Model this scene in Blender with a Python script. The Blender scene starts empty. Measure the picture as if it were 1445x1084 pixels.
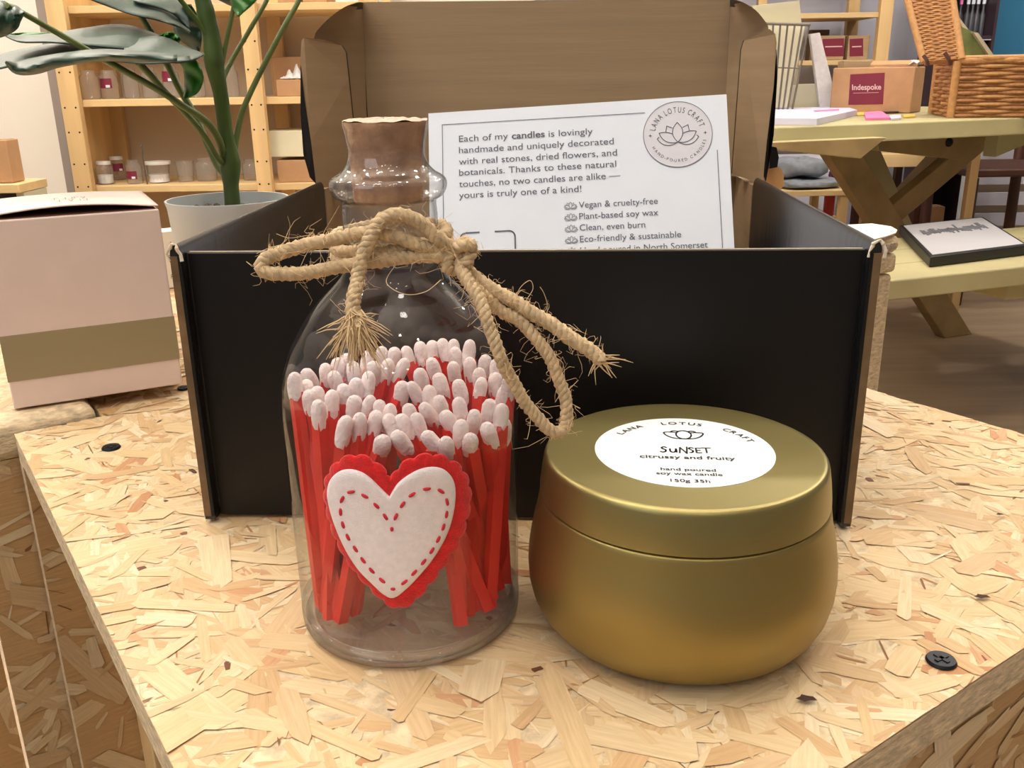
import bpy, bmesh, math, random
from mathutils import Vector, Matrix, Euler, Quaternion
PI=math.pi
random.seed(11)
S=bpy.context.scene
COL=S.collection
# ------------------------------------------------------------------ camera model (1445 x 1084)
IW,IH,FPX=1445.,1084.,1285.
PITCH,ROLL=math.radians(18.5),math.radians(0.9)
CP=Vector((0,0,.15))                       # metres; z=0 is the top of the main crate, the floor is at -.72
FW=Vector((0,math.cos(PITCH),-math.sin(PITCH)))
U0=Vector((0,math.sin(PITCH),math.cos(PITCH)));X0=Vector((1,0,0))
RT=X0*math.cos(ROLL)-U0*math.sin(ROLL);UP=U0*math.cos(ROLL)+X0*math.sin(ROLL)
FLOOR=-.72
def ray(x,y): return FW+RT*((x-IW/2)/FPX)-UP*((y-IH/2)/FPX)
def W(x,y,Y):
    d=ray(x,y);return CP+d*((Y-CP.y)/d.y)
def Z(x,y,z=0.):
    d=ray(x,y);return CP+d*((z-CP.z)/d.z)
def onplane(x,y,P,n):
    d=ray(x,y);return CP+d*((P-CP).dot(n)/d.dot(n))
cd=bpy.data.cameras.new('camera');cam=bpy.data.objects.new('camera',cd);COL.objects.link(cam)
cd.sensor_width=36;cd.lens=36*FPX/IW;cd.clip_start=.01;cd.clip_end=60
M=Matrix((RT,UP,-FW)).transposed().to_4x4();M.translation=CP;cam.matrix_world=M
S.camera=cam
S.view_settings.view_transform='Standard';S.view_settings.look='None'
S.view_settings.exposure=-.57;S.view_settings.gamma=1
# ------------------------------------------------------------------ materials
def lin(c):
    c=c/255.
    return c/12.92 if c<=.04045 else ((c+.055)/1.055)**2.4
def rgb(r,g,b): return (lin(r),lin(g),lin(b),1)
MATS={}
def mat(name,col,rough=.6,metal=0.,spec=.5,noise=0.,nscale=40.,stretch=(1,1,1),bump=0.,bscale=200.,col2=None,coat=0.,sheen=0.,detail=4):
    m=bpy.data.materials.new(name);m.use_nodes=True;nt=m.node_tree;N=nt.nodes;L=nt.links
    b=N['Principled BSDF'];b.inputs['Base Color'].default_value=col
    b.inputs['Roughness'].default_value=rough;b.inputs['Metallic'].default_value=metal
    b.inputs['Specular IOR Level'].default_value=spec
    if coat: b.inputs['Coat Weight'].default_value=coat;b.inputs['Coat Roughness'].default_value=.15
    if sheen: b.inputs['Sheen Weight'].default_value=sheen
    tc=N.new('ShaderNodeTexCoord')
    if noise or col2:
        mp=N.new('ShaderNodeMapping');mp.inputs['Scale'].default_value=stretch;L.new(tc.outputs['Object'],mp.inputs['Vector'])
        nz=N.new('ShaderNodeTexNoise');nz.inputs['Scale'].default_value=nscale;nz.inputs['Detail'].default_value=detail
        L.new(mp.outputs[0],nz.inputs['Vector'])
        rp=N.new('ShaderNodeValToRGB');rp.color_ramp.elements[0].position=.3;rp.color_ramp.elements[1].position=.7
        c2=col2 or tuple(max(0,x*(1-noise)) for x in col[:3])+(1,)
        c1=col if col2 else tuple(min(1,x*(1+noise*.5)) for x in col[:3])+(1,)
        rp.color_ramp.elements[0].color=c2;rp.color_ramp.elements[1].color=c1
        L.new(nz.outputs['Fac'],rp.inputs[0]);L.new(rp.outputs[0],b.inputs['Base Color'])
    if bump:
        mp2=N.new('ShaderNodeMapping');mp2.inputs['Scale'].default_value=stretch;L.new(tc.outputs['Object'],mp2.inputs['Vector'])
        n2=N.new('ShaderNodeTexNoise');n2.inputs['Scale'].default_value=bscale;n2.inputs['Detail'].default_value=3
        L.new(mp2.outputs[0],n2.inputs['Vector'])
        bp=N.new('ShaderNodeBump');bp.inputs['Strength'].default_value=bump;bp.inputs['Distance'].default_value=.001
        L.new(n2.outputs['Fac'],bp.inputs['Height']);L.new(bp.outputs[0],b.inputs['Normal'])
    MATS[name]=m;return m
def thinglass(name,tint=(1,1,1),edge=.72,rough=.0,ior=1.45,haze=0.,f0=.045):
    """thin-walled glass: see-through with a Fresnel reflection, a little darker where the wall is seen edge on"""
    m=bpy.data.materials.new(name);m.use_nodes=True;nt=m.node_tree;N=nt.nodes;L=nt.links
    N.remove(N['Principled BSDF']);out=N['Material Output']
    tr=N.new('ShaderNodeBsdfTransparent');gl=N.new('ShaderNodeBsdfGlossy');gl.inputs['Roughness'].default_value=rough
    lw=N.new('ShaderNodeLayerWeight');lw.inputs['Blend'].default_value=.5
    rp=N.new('ShaderNodeValToRGB');rp.color_ramp.elements[0].position=.45;rp.color_ramp.elements[1].position=1.
    rp.color_ramp.elements[0].color=(*tint,1);rp.color_ramp.elements[1].color=(tint[0]*edge,tint[1]*edge,tint[2]*edge,1)
    L.new(lw.outputs['Facing'],rp.inputs[0]);L.new(rp.outputs[0],tr.inputs[0])
    pw=N.new('ShaderNodeMath');pw.operation='POWER';pw.inputs[1].default_value=5.;L.new(lw.outputs['Facing'],pw.inputs[0])
    fr=N.new('ShaderNodeMath');fr.operation='MULTIPLY_ADD';fr.inputs[1].default_value=.62;fr.inputs[2].default_value=f0;L.new(pw.outputs[0],fr.inputs[0])
    mx=N.new('ShaderNodeMixShader');L.new(fr.outputs[0],mx.inputs[0]);L.new(tr.outputs[0],mx.inputs[1]);L.new(gl.outputs[0],mx.inputs[2])
    last=mx
    if haze:
        df=N.new('ShaderNodeBsdfDiffuse');df.inputs[0].default_value=(.8,.8,.8,1)
        m2=N.new('ShaderNodeMixShader');m2.inputs[0].default_value=haze
        L.new(mx.outputs[0],m2.inputs[1]);L.new(df.outputs[0],m2.inputs[2]);last=m2
    L.new(last.outputs[0],out.inputs[0]);MATS[name]=m;return m
def flakemat():
    m=bpy.data.materials.new('osb_strands');m.use_nodes=True;nt=m.node_tree;N=nt.nodes;L=nt.links
    b=N['Principled BSDF'];b.inputs['Roughness'].default_value=.62;b.inputs['Specular IOR Level'].default_value=.3
    at=N.new('ShaderNodeAttribute');at.attribute_name='tone'
    uv=N.new('ShaderNodeUVMap');uv.uv_map='grain'
    mp=N.new('ShaderNodeMapping');mp.inputs['Scale'].default_value=(60,900,1);L.new(uv.outputs[0],mp.inputs['Vector'])
    nz=N.new('ShaderNodeTexNoise');nz.inputs['Scale'].default_value=1.;nz.inputs['Detail'].default_value=5;nz.inputs['Roughness'].default_value=.6
    L.new(mp.outputs[0],nz.inputs['Vector'])
    rp=N.new('ShaderNodeValToRGB');rp.color_ramp.elements[0].position=.28;rp.color_ramp.elements[1].position=.72
    rp.color_ramp.elements[0].color=(.84,.79,.72,1);rp.color_ramp.elements[1].color=(1.04,1.04,1.03,1)
    L.new(nz.outputs['Fac'],rp.inputs[0])
    mx=N.new('ShaderNodeMix');mx.data_type='RGBA';mx.blend_type='MULTIPLY';mx.inputs[0].default_value=1
    L.new(at.outputs['Color'],mx.inputs[6]);L.new(rp.outputs[0],mx.inputs[7]);L.new(mx.outputs[2],b.inputs['Base Color'])
    bp=N.new('ShaderNodeBump');bp.inputs['Strength'].default_value=.25;bp.inputs['Distance'].default_value=.0006
    L.new(nz.outputs['Fac'],bp.inputs['Height']);L.new(bp.outputs[0],b.inputs['Normal'])
    return m
FLAKE=flakemat()
OSB_EDGE=mat('osb_cut_edge',rgb(222,200,165),.85,noise=.35,nscale=220,stretch=(1,1,3),bump=.6,bscale=400)
PINE=mat('planed_pine',rgb(226,190,135),.6,noise=.22,nscale=14,stretch=(1,1,.08),bump=.1,bscale=60)
PINE_H=mat('planed_pine_board',rgb(228,196,142),.6,noise=.18,nscale=14,stretch=(.08,1,1))
TREATED=mat('treated_timber',rgb(186,176,132),.65,noise=.22,nscale=10,stretch=(.3,.3,.3),bump=.1,bscale=40)
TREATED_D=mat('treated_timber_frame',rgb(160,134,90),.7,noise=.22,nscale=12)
KRAFT=mat('kraft_board',rgb(174,146,112),.8,noise=.10,nscale=30,stretch=(.25,1,6),bump=.08,bscale=150)
KRAFT_D=mat('kraft_edge',rgb(120,95,66),.9,noise=.3,nscale=120)
KRAFT_L=mat('kraft_carton',rgb(190,148,108),.8,noise=.08,nscale=30)
BLACK=mat('black_printed_board',rgb(18,16,15),.42,spec=.3,bump=.05,bscale=60,stretch=(8,1,.3))
BLACKG=mat('black_glossy_board',rgb(27,27,29),.27,spec=.6,bump=.12,bscale=60,stretch=(1,4,.15))
PAPER=mat('white_card_stock',rgb(234,240,250),.55,noise=.02)
PAPER_T=mat('raw_paper_edge',rgb(222,210,190),.9,noise=.2,nscale=200)
EDGE_T=mat('raw_board_edge',rgb(158,146,128),.9,noise=.2,nscale=200)
INK=mat('grey_ink',rgb(92,92,104),.6)
INK_D=mat('dark_ink',rgb(30,28,32),.6)
INK_L=mat('pale_grey_ink',rgb(160,158,166),.6)
BADGE=mat('badge_paper',rgb(222,221,228),.55)
GOLD=mat('satin_gold',rgb(158,140,86),.42,metal=.85,noise=.05,nscale=8)
GOLDL=mat('satin_gold_lid',rgb(154,142,92),.37,metal=.82,noise=.06,nscale=30)
LABELW=mat('white_label',rgb(238,242,247),.45)
CORK=mat('cork',rgb(196,150,112),.85,col2=rgb(146,100,68),nscale=170,bump=.8,bscale=380,detail=8)
FILM=mat('clear_film_cap',rgb(196,176,156),.22,spec=.8,bump=.9,bscale=260)
JUTE=mat('jute',rgb(208,182,144),.9,noise=.28,nscale=500,bump=.3,bscale=900)
JUTE_F=mat('jute_fibre',rgb(220,192,150),.9)
RED=mat('red_match_wood',rgb(226,40,30),.6,noise=.22,nscale=40,stretch=(1,1,.05))
HEAD=mat('white_match_head',rgb(242,232,229),.85,col2=rgb(232,208,205),nscale=260,bump=.5,bscale=900)
FELT_R=mat('red_felt',rgb(222,26,28),.95,noise=.2,nscale=500,bump=.45,bscale=2200,sheen=.3)
FELT_W=mat('white_felt',rgb(244,234,236),.95,noise=.06,nscale=600,bump=.3,bscale=2600,sheen=.3)
THREAD=mat('red_thread',rgb(208,44,62),.8)
GLASS=thinglass('bottle_glass',(.985,.985,.99),.74,0.,1.45,haze=.012,f0=.055)
NECK=thinglass('neck_glass',(.95,.95,.95),.36,.03,1.45,haze=.05,f0=.10)
JAR=thinglass('jar_glass',(.95,.95,.95),.6,.05,1.45,haze=.10)
def realglass():
    m=bpy.data.materials.new('thick_glass');m.use_nodes=True;b=m.node_tree.nodes['Principled BSDF']
    b.inputs['Transmission Weight'].default_value=1;b.inputs['Roughness'].default_value=.0;b.inputs['IOR'].default_value=1.45
    b.inputs['Base Color'].default_value=(.97,.98,.98,1);return m
THICK=realglass()
PINK=mat('blush_card',rgb(240,217,207),.6,noise=.03,nscale=60)
GAP_SHADE=mat('blush_gap_shade',rgb(120,80,70),.8)  # shade of the gap under the flap, put into the colour
BAND=mat('gold_band',rgb(164,149,116),.5,metal=.15)
POT=mat('white_plastic_pot',rgb(208,215,218),.4)
SOIL=mat('gravel_soil',rgb(120,112,100),.95,noise=.6,nscale=260,bump=1,bscale=300)
STEM=mat('plant_stem',rgb(66,88,32),.5,noise=.3,nscale=90,stretch=(1,1,.3))
PETIOLE=mat('plant_petiole',rgb(96,112,52),.5,noise=.2,nscale=80)
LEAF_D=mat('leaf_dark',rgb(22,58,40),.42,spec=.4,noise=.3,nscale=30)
LEAF=mat('leaf_top',rgb(34,66,52),.46,spec=.55,noise=.35,nscale=30,bump=.25,bscale=90)
LEAF_U=mat('leaf_bright',rgb(44,112,24),.5,noise=.2,nscale=40)
WHITEP=mat('plain_white_card',rgb(238,232,222),.6)
WALLW=mat('wall_cream',rgb(242,234,222),.85,noise=.04,nscale=3)
WALLG=mat('wall_lavender',rgb(196,196,212),.85,noise=.04,nscale=3)
BACKB=mat('shelf_backboard',rgb(206,186,160),.85,noise=.06,nscale=4)
GREYP=mat('grey_paint',rgb(150,138,130),.6)
TEAL=mat('teal_paint',rgb(44,116,156),.7,noise=.06,nscale=2)
FLOORM=mat('floor_boards',rgb(176,152,124),.5,noise=.18,nscale=5,stretch=(.25,3,1))
WICKER=mat('wicker',rgb(166,112,64),.6,noise=.3,nscale=90)
WICKER_L=mat('wicker_pale',rgb(186,136,82),.6,noise=.2,nscale=90)
MAROON=mat('maroon_label',rgb(122,30,56),.6)
CREAMT=mat('label_lettering',rgb(226,190,190),.6)
WIRE=mat('grey_wire',rgb(120,112,100),.45,metal=.5)
CREAM=mat('cream_paper',rgb(232,226,196),.7,noise=.05,nscale=10)
TISSUE=mat('tissue_paper',rgb(228,226,226),.7,noise=.1,nscale=60)
LID_W=mat('white_jar_lid',rgb(226,222,216),.5)
STRING=mat('dark_string_tag',rgb(92,82,72),.8)
PICF=mat('black_frame',rgb(20,20,22),.45)
PICW=mat('picture_paper',rgb(206,206,214),.35,spec=.6,noise=.05,nscale=4)
PICG=mat('picture_grey_print',rgb(118,120,130),.4,noise=.4,nscale=30)
PINKP=mat('pink_paper',rgb(236,130,186),.6)
LILAC=mat('lilac_paper',rgb(208,206,228),.6)
YELLOWP=mat('yellow_paper',rgb(226,196,90),.6)
PURPLE=mat('purple_cloth',rgb(92,28,88),.9,bump=.5,bscale=60)
GREYC=mat('grey_cloth',rgb(140,146,156),.95,noise=.2,nscale=40,bump=.8,bscale=60)
REDP=mat('red_plastic',rgb(190,60,56),.5)
DKWOOD=mat('dark_wood',rgb(78,44,30),.5,noise=.3,nscale=20,stretch=(1,1,.1))
OLIVE=mat('olive_card',rgb(128,142,84),.7,noise=.3,nscale=20)
BOARD=mat('pale_board',rgb(196,188,160),.7)
DARKC=mat('dark_cabinet',rgb(62,46,54),.4)
DARKG=mat('dark_bottle',rgb(70,70,78),.3)
SCREW=mat('black_screw',rgb(34,36,42),.45,metal=.6)
HOLE=mat('dark_knot',rgb(70,46,34),.9)
TAB=mat('lit_kraft_tab',rgb(222,170,112),.4)  # kraft with warm light put into its colour
TISSB=mat('black_tissue',rgb(38,38,42),.5,bump=.4,bscale=120)
# ------------------------------------------------------------------ mesh builder
class MB:
    def __init__(s): s.v=[];s.f=[];s.mi=[]
    def add(s,vs,fs,mi=0):
        o=len(s.v);s.v+=[Vector(p) for p in vs];s.f+=[tuple(i+o for i in f) for f in fs];s.mi+=[mi]*len(fs);return s
    def hexa(s,p,mi=0):   # bottom 4 then top 4
        return s.add(p,[(3,2,1,0),(4,5,6,7),(0,1,5,4),(1,2,6,5),(2,3,7,6),(3,0,4,7)],mi)
    def box(s,c,d,M=None,mi=0):
        c=Vector(c);x,y,z=d[0]/2,d[1]/2,d[2]/2
        p=[Vector(q) for q in((-x,-y,-z),(x,-y,-z),(x,y,-z),(-x,y,-z),(-x,-y,z),(x,-y,z),(x,y,z),(-x,y,z))]
        if M is not None: p=[M@q for q in p]
        return s.hexa([c+q for q in p],mi)
    def obox(s,o,a,b,c,mi=0):  # origin + three edge vectors
        o=Vector(o);return s.hexa([o,o+a,o+a+b,o+b,o+c,o+a+c,o+a+b+c,o+b+c],mi)
    def prism(s,poly,vec,mi=0,mi_back=None,mi_side=None):
        n=len(poly);vec=Vector(vec);P=[Vector(p) for p in poly]
        s.add(P+[p+vec for p in P],[],0);o=len(s.v)-2*n
        s.f.append(tuple(o+i for i in range(n)));s.mi.append(mi)
        s.f.append(tuple(o+n+i for i in reversed(range(n))));s.mi.append(mi if mi_back is None else mi_back)
        for i in range(n):
            j=(i+1)%n;s.f.append((o+i,o+n+i,o+n+j,o+j));s.mi.append(mi if mi_side is None else mi_side)
        return s
    def lathe(s,cx,cy,prof,n=64,closed=False,mi=0,cap0=False,cap1=False):
        vs=[];fs=[]
        for r,z in prof:
            for k in range(n):
                a=2*PI*k/n;vs.append((cx+r*math.cos(a),cy+r*math.sin(a),z))
        m=len(prof)
        for i in range(m-1 if not closed else m):
            j=(i+1)%m
            for k in range(n):
                l=(k+1)%n;fs.append((i*n+k,i*n+l,j*n+l,j*n+k))
        if cap0: fs.append(tuple(reversed(range(n))))
        if cap1: fs.append(tuple((m-1)*n+k for k in range(n)))
        return s.add(vs,fs,mi)
    def tube(s,path,r,n=8,mi=0,caps=True):
        P=[Vector(p) for p in path];m=len(P);rs=r if isinstance(r,(list,tuple)) else [r]*m
        T=[(P[min(i+1,m-1)]-P[max(i-1,0)]).normalized() for i in range(m)]
        a=T[0].orthogonal().normalized();vs=[]
        for i in range(m):
            a=(a-T[i]*a.dot(T[i]));a=a.normalized() if a.length>1e-9 else T[i].orthogonal().normalized()
            b=T[i].cross(a)
            for k in range(n):
                t=2*PI*k/n;vs.append(P[i]+(a*math.cos(t)+b*math.sin(t))*rs[i])
        fs=[(i*n+k,i*n+(k+1)%n,(i+1)*n+(k+1)%n,(i+1)*n+k) for i in range(m-1) for k in range(n)]
        if caps: fs+=[tuple(reversed(range(n))),tuple((m-1)*n+k for k in range(n))]
        return s.add(vs,fs,mi)
    def grid(s,fn,nu,nv,mi=0):
        vs=[fn(i/nu,j/nv) for i in range(nu+1) for j in range(nv+1)]
        fs=[(i*(nv+1)+j,(i+1)*(nv+1)+j,(i+1)*(nv+1)+j+1,i*(nv+1)+j+1) for i in range(nu) for j in range(nv)]
        return s.add(vs,fs,mi)
    def ball(s,c,r,n=12,m=8,mi=0):
        r=Vector(r) if not isinstance(r,(int,float)) else Vector((r,r,r));c=Vector(c)
        vs=[c+Vector((0,0,-r.z))];fs=[]
        for j in range(1,m):
            t=-PI/2+PI*j/m
            for k in range(n):
                a=2*PI*k/n;vs.append(c+Vector((r.x*math.cos(t)*math.cos(a),r.y*math.cos(t)*math.sin(a),r.z*math.sin(t))))
        vs.append(c+Vector((0,0,r.z)))
        for k in range(n): fs.append((0,1+(k+1)%n,1+k))
        for j in range(m-2):
            for k in range(n): fs.append((1+j*n+k,1+j*n+(k+1)%n,1+(j+1)*n+(k+1)%n,1+(j+1)*n+k))
        for k in range(n): fs.append((1+(m-2)*n+k,1+(m-2)*n+(k+1)%n,len(vs)-1))
        return s.add(vs,fs,mi)
    def build(s,name,mats,parent=None,smooth=None,bevel=0.,solid=0.,subsurf=0,fixn=True):
        me=bpy.data.meshes.new(name);me.from_pydata([tuple(v) for v in s.v],[],s.f);me.validate()
        if not isinstance(mats,(list,tuple)): mats=[mats]
        for m in mats: me.materials.append(m)
        if len(mats)>1: me.polygons.foreach_set('material_index',[min(i,len(mats)-1) for i in s.mi][:len(me.polygons)])
        if fixn:
            bm=bmesh.new();bm.from_mesh(me);bmesh.ops.recalc_face_normals(bm,faces=bm.faces);bm.to_mesh(me);bm.free()
        if smooth is not None:
            me.polygons.foreach_set('use_smooth',[True]*len(me.polygons));me.set_sharp_from_angle(angle=math.radians(smooth))
        o=bpy.data.objects.new(name,me);COL.objects.link(o)
        if parent is not None: adopt(o,parent)
        if solid:
            d=o.modifiers.new('solid','SOLIDIFY');d.thickness=solid;d.offset=0
        if bevel:
            d=o.modifiers.new('bevel','BEVEL');d.width=bevel;d.segments=3;d.limit_method='ANGLE';d.angle_limit=math.radians(40);d.harden_normals=False
            me.polygons.foreach_set('use_smooth',[True]*len(me.polygons));me.set_sharp_from_angle(angle=math.radians(smooth or 50))
        if subsurf:
            d=o.modifiers.new('sub','SUBSURF');d.levels=d.render_levels=subsurf
        return o
def adopt(o,parent):
    o.parent=parent
    o.matrix_parent_inverse=Matrix.Translation(-Vector(parent.location)) if parent.type=='EMPTY' else Matrix.Identity(4)
def tag(o,label,cat,group=None):
    o['label']=label;o['category']=cat
    if group: o['group']=group
    return o
def thing(name,label,cat,loc=(0,0,0),group=None):
    o=bpy.data.objects.new(name,None);COL.objects.link(o);o.location=loc;o.empty_display_size=.02
    return tag(o,label,cat,group)
def struct(o): o['kind']='structure';return o
def part(o,label): o['label']=label;return o
def smoothpath(pts,n=8):
    P=[Vector(p) for p in pts];out=[]
    for i in range(len(P)-1):
        p0=P[max(i-1,0)];p1=P[i];p2=P[i+1];p3=P[min(i+2,len(P)-1)]
        for k in range(n):
            t=k/n;out.append(.5*((2*p1)+(p2-p0)*t+(2*p0-5*p1+4*p2-p3)*t*t+(3*p1-p0-3*p2+p3)*t**3))
    out.append(P[-1]);return out
# ------------------------------------------------------------------ lettering
_tc={}
def glyphs(body,bold=0.):
    """flat outline of a line of text at size 1: verts, faces"""
    k=(body,bold)
    if k in _tc: return _tc[k]
    c=bpy.data.curves.new('lettering','FONT');c.body=body;c.size=1;c.offset=bold;c.resolution_u=4
    o=bpy.data.objects.new('lettering',c);COL.objects.link(o);bpy.context.view_layer.update()
    dg=bpy.context.evaluated_depsgraph_get();me=bpy.data.meshes.new_from_object(o.evaluated_get(dg))
    vs=[v.co.copy() for v in me.vertices];fs=[tuple(p.vertices) for p in me.polygons]
    bpy.data.objects.remove(o);bpy.data.curves.remove(c);bpy.data.meshes.remove(me)
    _tc[k]=(vs,fs);return vs,fs
def widthof(vs): return (min(v.x for v in vs),max(v.x for v in vs)) if vs else (0,0)
def put_text(mb,body,fn,u0,v0,width,size,bold=0.,mi=0,slope=0.):
    """lay a line of text from (u0,v0) over a given width; fn maps (u,v) to space"""
    vs,fs=glyphs(body,bold);a,b=widthof(vs);sx=width/(b-a)
    mb.add([fn(u0+(v.x-a)*sx,v0+v.y*size+slope*(v.x-a)*sx) for v in vs],fs,mi)
def arc_text(mb,body,fn,cu,cv,r,a0,a1,size,bold=0.,inside=False,xs=1.,mi=0):
    """letters along an arc from angle a0 to a1 (degrees); inside=True: bottom arc, letters upright"""
    n=len(body);ws=[]
    for ch in body:
        if ch==' ': ws.append(.32)
        else:
            a,b=widthof(glyphs(ch,bold)[0]);ws.append(b-a+.14)
    tot=sum(ws);acc=0
    for ch,w in zip(body,ws):
        t=(acc+w/2)/tot;acc+=w
        if ch==' ': continue
        an=math.radians(a0+(a1-a0)*t);vs,fs=glyphs(ch,bold);a,b=widthof(vs);m=(a+b)/2
        rad=Vector((math.cos(an),math.sin(an)));
        if inside: up=-rad;tx=Vector((-math.sin(an),math.cos(an)))
        else: up=rad;tx=Vector((math.sin(an),-math.cos(an)))
        base=rad*r
        mb.add([fn(cu+(base+tx*((v.x-m)*size*xs)+up*(v.y*size)).x,cv+(base+tx*((v.x-m)*size*xs)+up*(v.y*size)).y) for v in vs],fs,mi)
def ribbon(mb,pts,fn,w,mi=0,closed=False):
    P=[Vector(p) for p in pts]
    if closed: P=P+[P[0]]
    for a,b in zip(P[:-1],P[1:]):
        t=b-a
        if t.length<1e-9: continue
        t.normalize();q=Vector((-t.y,t.x))*w/2;e=t*w*.35
        mb.add([fn(*(a-e+q)),fn(*(a-e-q)),fn(*(b+e-q)),fn(*(b+e+q))],[(0,1,2,3)],mi)
def disc(mb,fn,cu,cv,r,n=96,mi=0):
    mb.add([fn(cu,cv)]+[fn(cu+r*math.cos(2*PI*k/n),cv+r*math.sin(2*PI*k/n)) for k in range(n)],[(0,1+k,1+(k+1)%n) for k in range(n)],mi)
def bez(a,b,c,d,n=14):
    a,b,c,d=map(Vector,(a,b,c,d));return [a*(1-t)**3+3*b*t*(1-t)**2+3*c*t*t*(1-t)+d*t**3 for t in [i/n for i in range(n+1)]]
def lotus(mb,fn,cu,cv,s,w,mi=0,full=True):
    """outlined lotus flower with pointed petals, unit half-width .6"""
    g=lambda u,v:fn(cu+u*s,cv+v*s)
    ribbon(mb,bez((0,-.24),(-.2,-.05),(-.2,.16),(0,.36)),g,w/s,mi);ribbon(mb,bez((0,-.24),(.2,-.05),(.2,.16),(0,.36)),g,w/s,mi)
    for e in(-1,1):
        ribbon(mb,bez((e*.16,.02),(e*.3,.09),(e*.42,.09),(e*.54,.06))+bez((e*.54,.06),(e*.46,-.2),(e*.24,-.3),(0,-.24)),g,w/s,mi)
        if full: ribbon(mb,bez((e*.55,-.06),(e*.57,-.08),(e*.6,-.11),(e*.6,-.11))+bez((e*.6,-.11),(e*.46,-.36),(e*.22,-.38),(e*.03,-.25)),g,w/s,mi)
        ribbon(mb,[(e*.15,.2),(e*.31,.27),(e*.34,.1)],g,w/s,mi)
# ------------------------------------------------------------------ oriented strand board
TONES=[(236,210,166),(234,206,160),(229,199,151),(240,218,178),(224,192,146),(236,209,163),(243,224,188),(226,196,154),(219,184,138),(232,202,158),(239,215,172)]
def clip(poly,W_,H_):
    def cut(P,f,g):
        out=[]
        for i in range(len(P)):
            a,b=P[i],P[(i+1)%len(P)];fa,fb=f(a),f(b)
            if fa>=0: out.append(a)
            if (fa>=0)!=(fb>=0):
                t=fa/(fa-fb);out.append(tuple(a[k]+(b[k]-a[k])*t for k in range(len(a))))
        return out
    for f in(lambda p:p[0],lambda p:W_-p[0],lambda p:p[1],lambda p:H_-p[1]):
        poly=cut(poly,f,None)
        if len(poly)<3: return None
    return poly
def osb_face(name,o,eu,ev,W_,H_,n,parent,seed=1,big=.86,tone=1.,bark=.035):
    """a sheet face covered with pressed wood strands; each strand a thin tapered flake with its own grain"""
    rnd=random.Random(seed);nrm=eu.cross(ev).normalized()
    vs=[];fs=[];cols=[];uvs=[]
    base=[(0,0),(W_,0),(W_,H_),(0,H_)]
    def addpoly(P2,hts,col,uvf):
        i0=len(vs)
        for p,h in zip(P2,hts): vs.append(o+eu*p[0]+ev*p[1]+nrm*h)
        fs.append(tuple(range(i0,i0+len(P2))));cols.append(col);uvs.append([uvf(p) for p in P2])
    addpoly(base,[.0001]*4,rgb(196,160,114),lambda p:(p[0],p[1]))
    for i in range(n):
        q=rnd.random()
        if q<bark*.5: L=rnd.uniform(.002,.007)*big;w=rnd.uniform(.001,.003)*big
        elif q<bark*3.2: L=rnd.uniform(.006,.020)*big;w=rnd.uniform(.0004,.0011)*big
        elif q<.62: L=rnd.uniform(.010,.028)*big;w=rnd.uniform(.0015,.0050)*big
        elif q<.93: L=rnd.uniform(.018,.046)*big;w=rnd.uniform(.003,.008)*big
        else: L=rnd.uniform(.03,.065)*big;w=rnd.uniform(.008,.014)*big
        a=rnd.gauss(.35,.9) if rnd.random()<.7 else rnd.uniform(0,PI)
        cx,cy=rnd.uniform(-.01,W_+.01),rnd.uniform(-.01,H_+.01);ca,sa=math.cos(a),math.sin(a)
        t1,t2=rnd.uniform(.05,.42),rnd.uniform(.05,.42);j=lambda:rnd.uniform(-.08,.08)*w
        loc=[(-L/2,rnd.uniform(-.3,.3)*w),(-L/2+t1*L*.5,-w/2+j()),(0,-w/2+j()),(L/2-t2*L*.5,-w/2*rnd.uniform(.6,1)),(L/2,rnd.uniform(-.4,.4)*w),(L/2-t2*L*.3,w/2*rnd.uniform(.6,1)),(0,w/2+j()),(-L/2+t1*L*.4,w/2+j())]
        h0=.0002+.0007*rnd.random()*(i/n*.5+.5);tx,ty=rnd.gauss(0,.008),rnd.gauss(0,.02)
        P=[(cx+x*ca-y*sa,cy+x*sa+y*ca,max(.0001,min(.0013,h0+x*tx+y*ty)),x,y) for x,y in loc]
        P=clip(P,W_,H_)
        if not P: continue
        if q<bark*.5: c=rgb(*rnd.choice([(122,78,52),(146,98,66),(96,66,48)]))
        elif q<bark*3.2: c=rgb(*rnd.choice([(150,104,66),(176,130,86),(190,146,100),(248,230,196)]))
        elif rnd.random()<.03: c=rgb(*rnd.choice([(212,164,120),(205,152,108),(218,172,130)]))
        else: c=rgb(*rnd.choice(TONES))
        f=rnd.uniform(.95,1.04)*tone*.87;c=(c[0]*f,c[1]*f,c[2]*f*1.03,1);s0,s1=rnd.random()*9,rnd.random()*9
        i0=len(vs)
        for p in P: vs.append(o+eu*p[0]+ev*p[1]+nrm*p[2])
        fs.append(tuple(range(i0,i0+len(P))));cols.append(c);uvs.append([(p[3]+s0,p[4]+s1) for p in P])
    me=bpy.data.meshes.new(name);me.from_pydata([tuple(v) for v in vs],[],fs);me.materials.append(FLAKE)
    ca=me.color_attributes.new('tone','FLOAT_COLOR','CORNER');uv=me.uv_layers.new(name='grain')
    k=0
    for f,c,u in zip(fs,cols,uvs):
        for q in range(len(f)):
            ca.data[k].color=c;uv.data[k].uv=u[q];k+=1
    ob=bpy.data.objects.new(name,me);COL.objects.link(ob);adopt(ob,parent);return ob
ANG=math.radians(34.4)
E1=Vector((math.cos(ANG),math.sin(ANG),0));E2=Vector((math.sin(ANG),-math.cos(ANG),0));EZ=Vector((0,0,1))
TH=.0125
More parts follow.
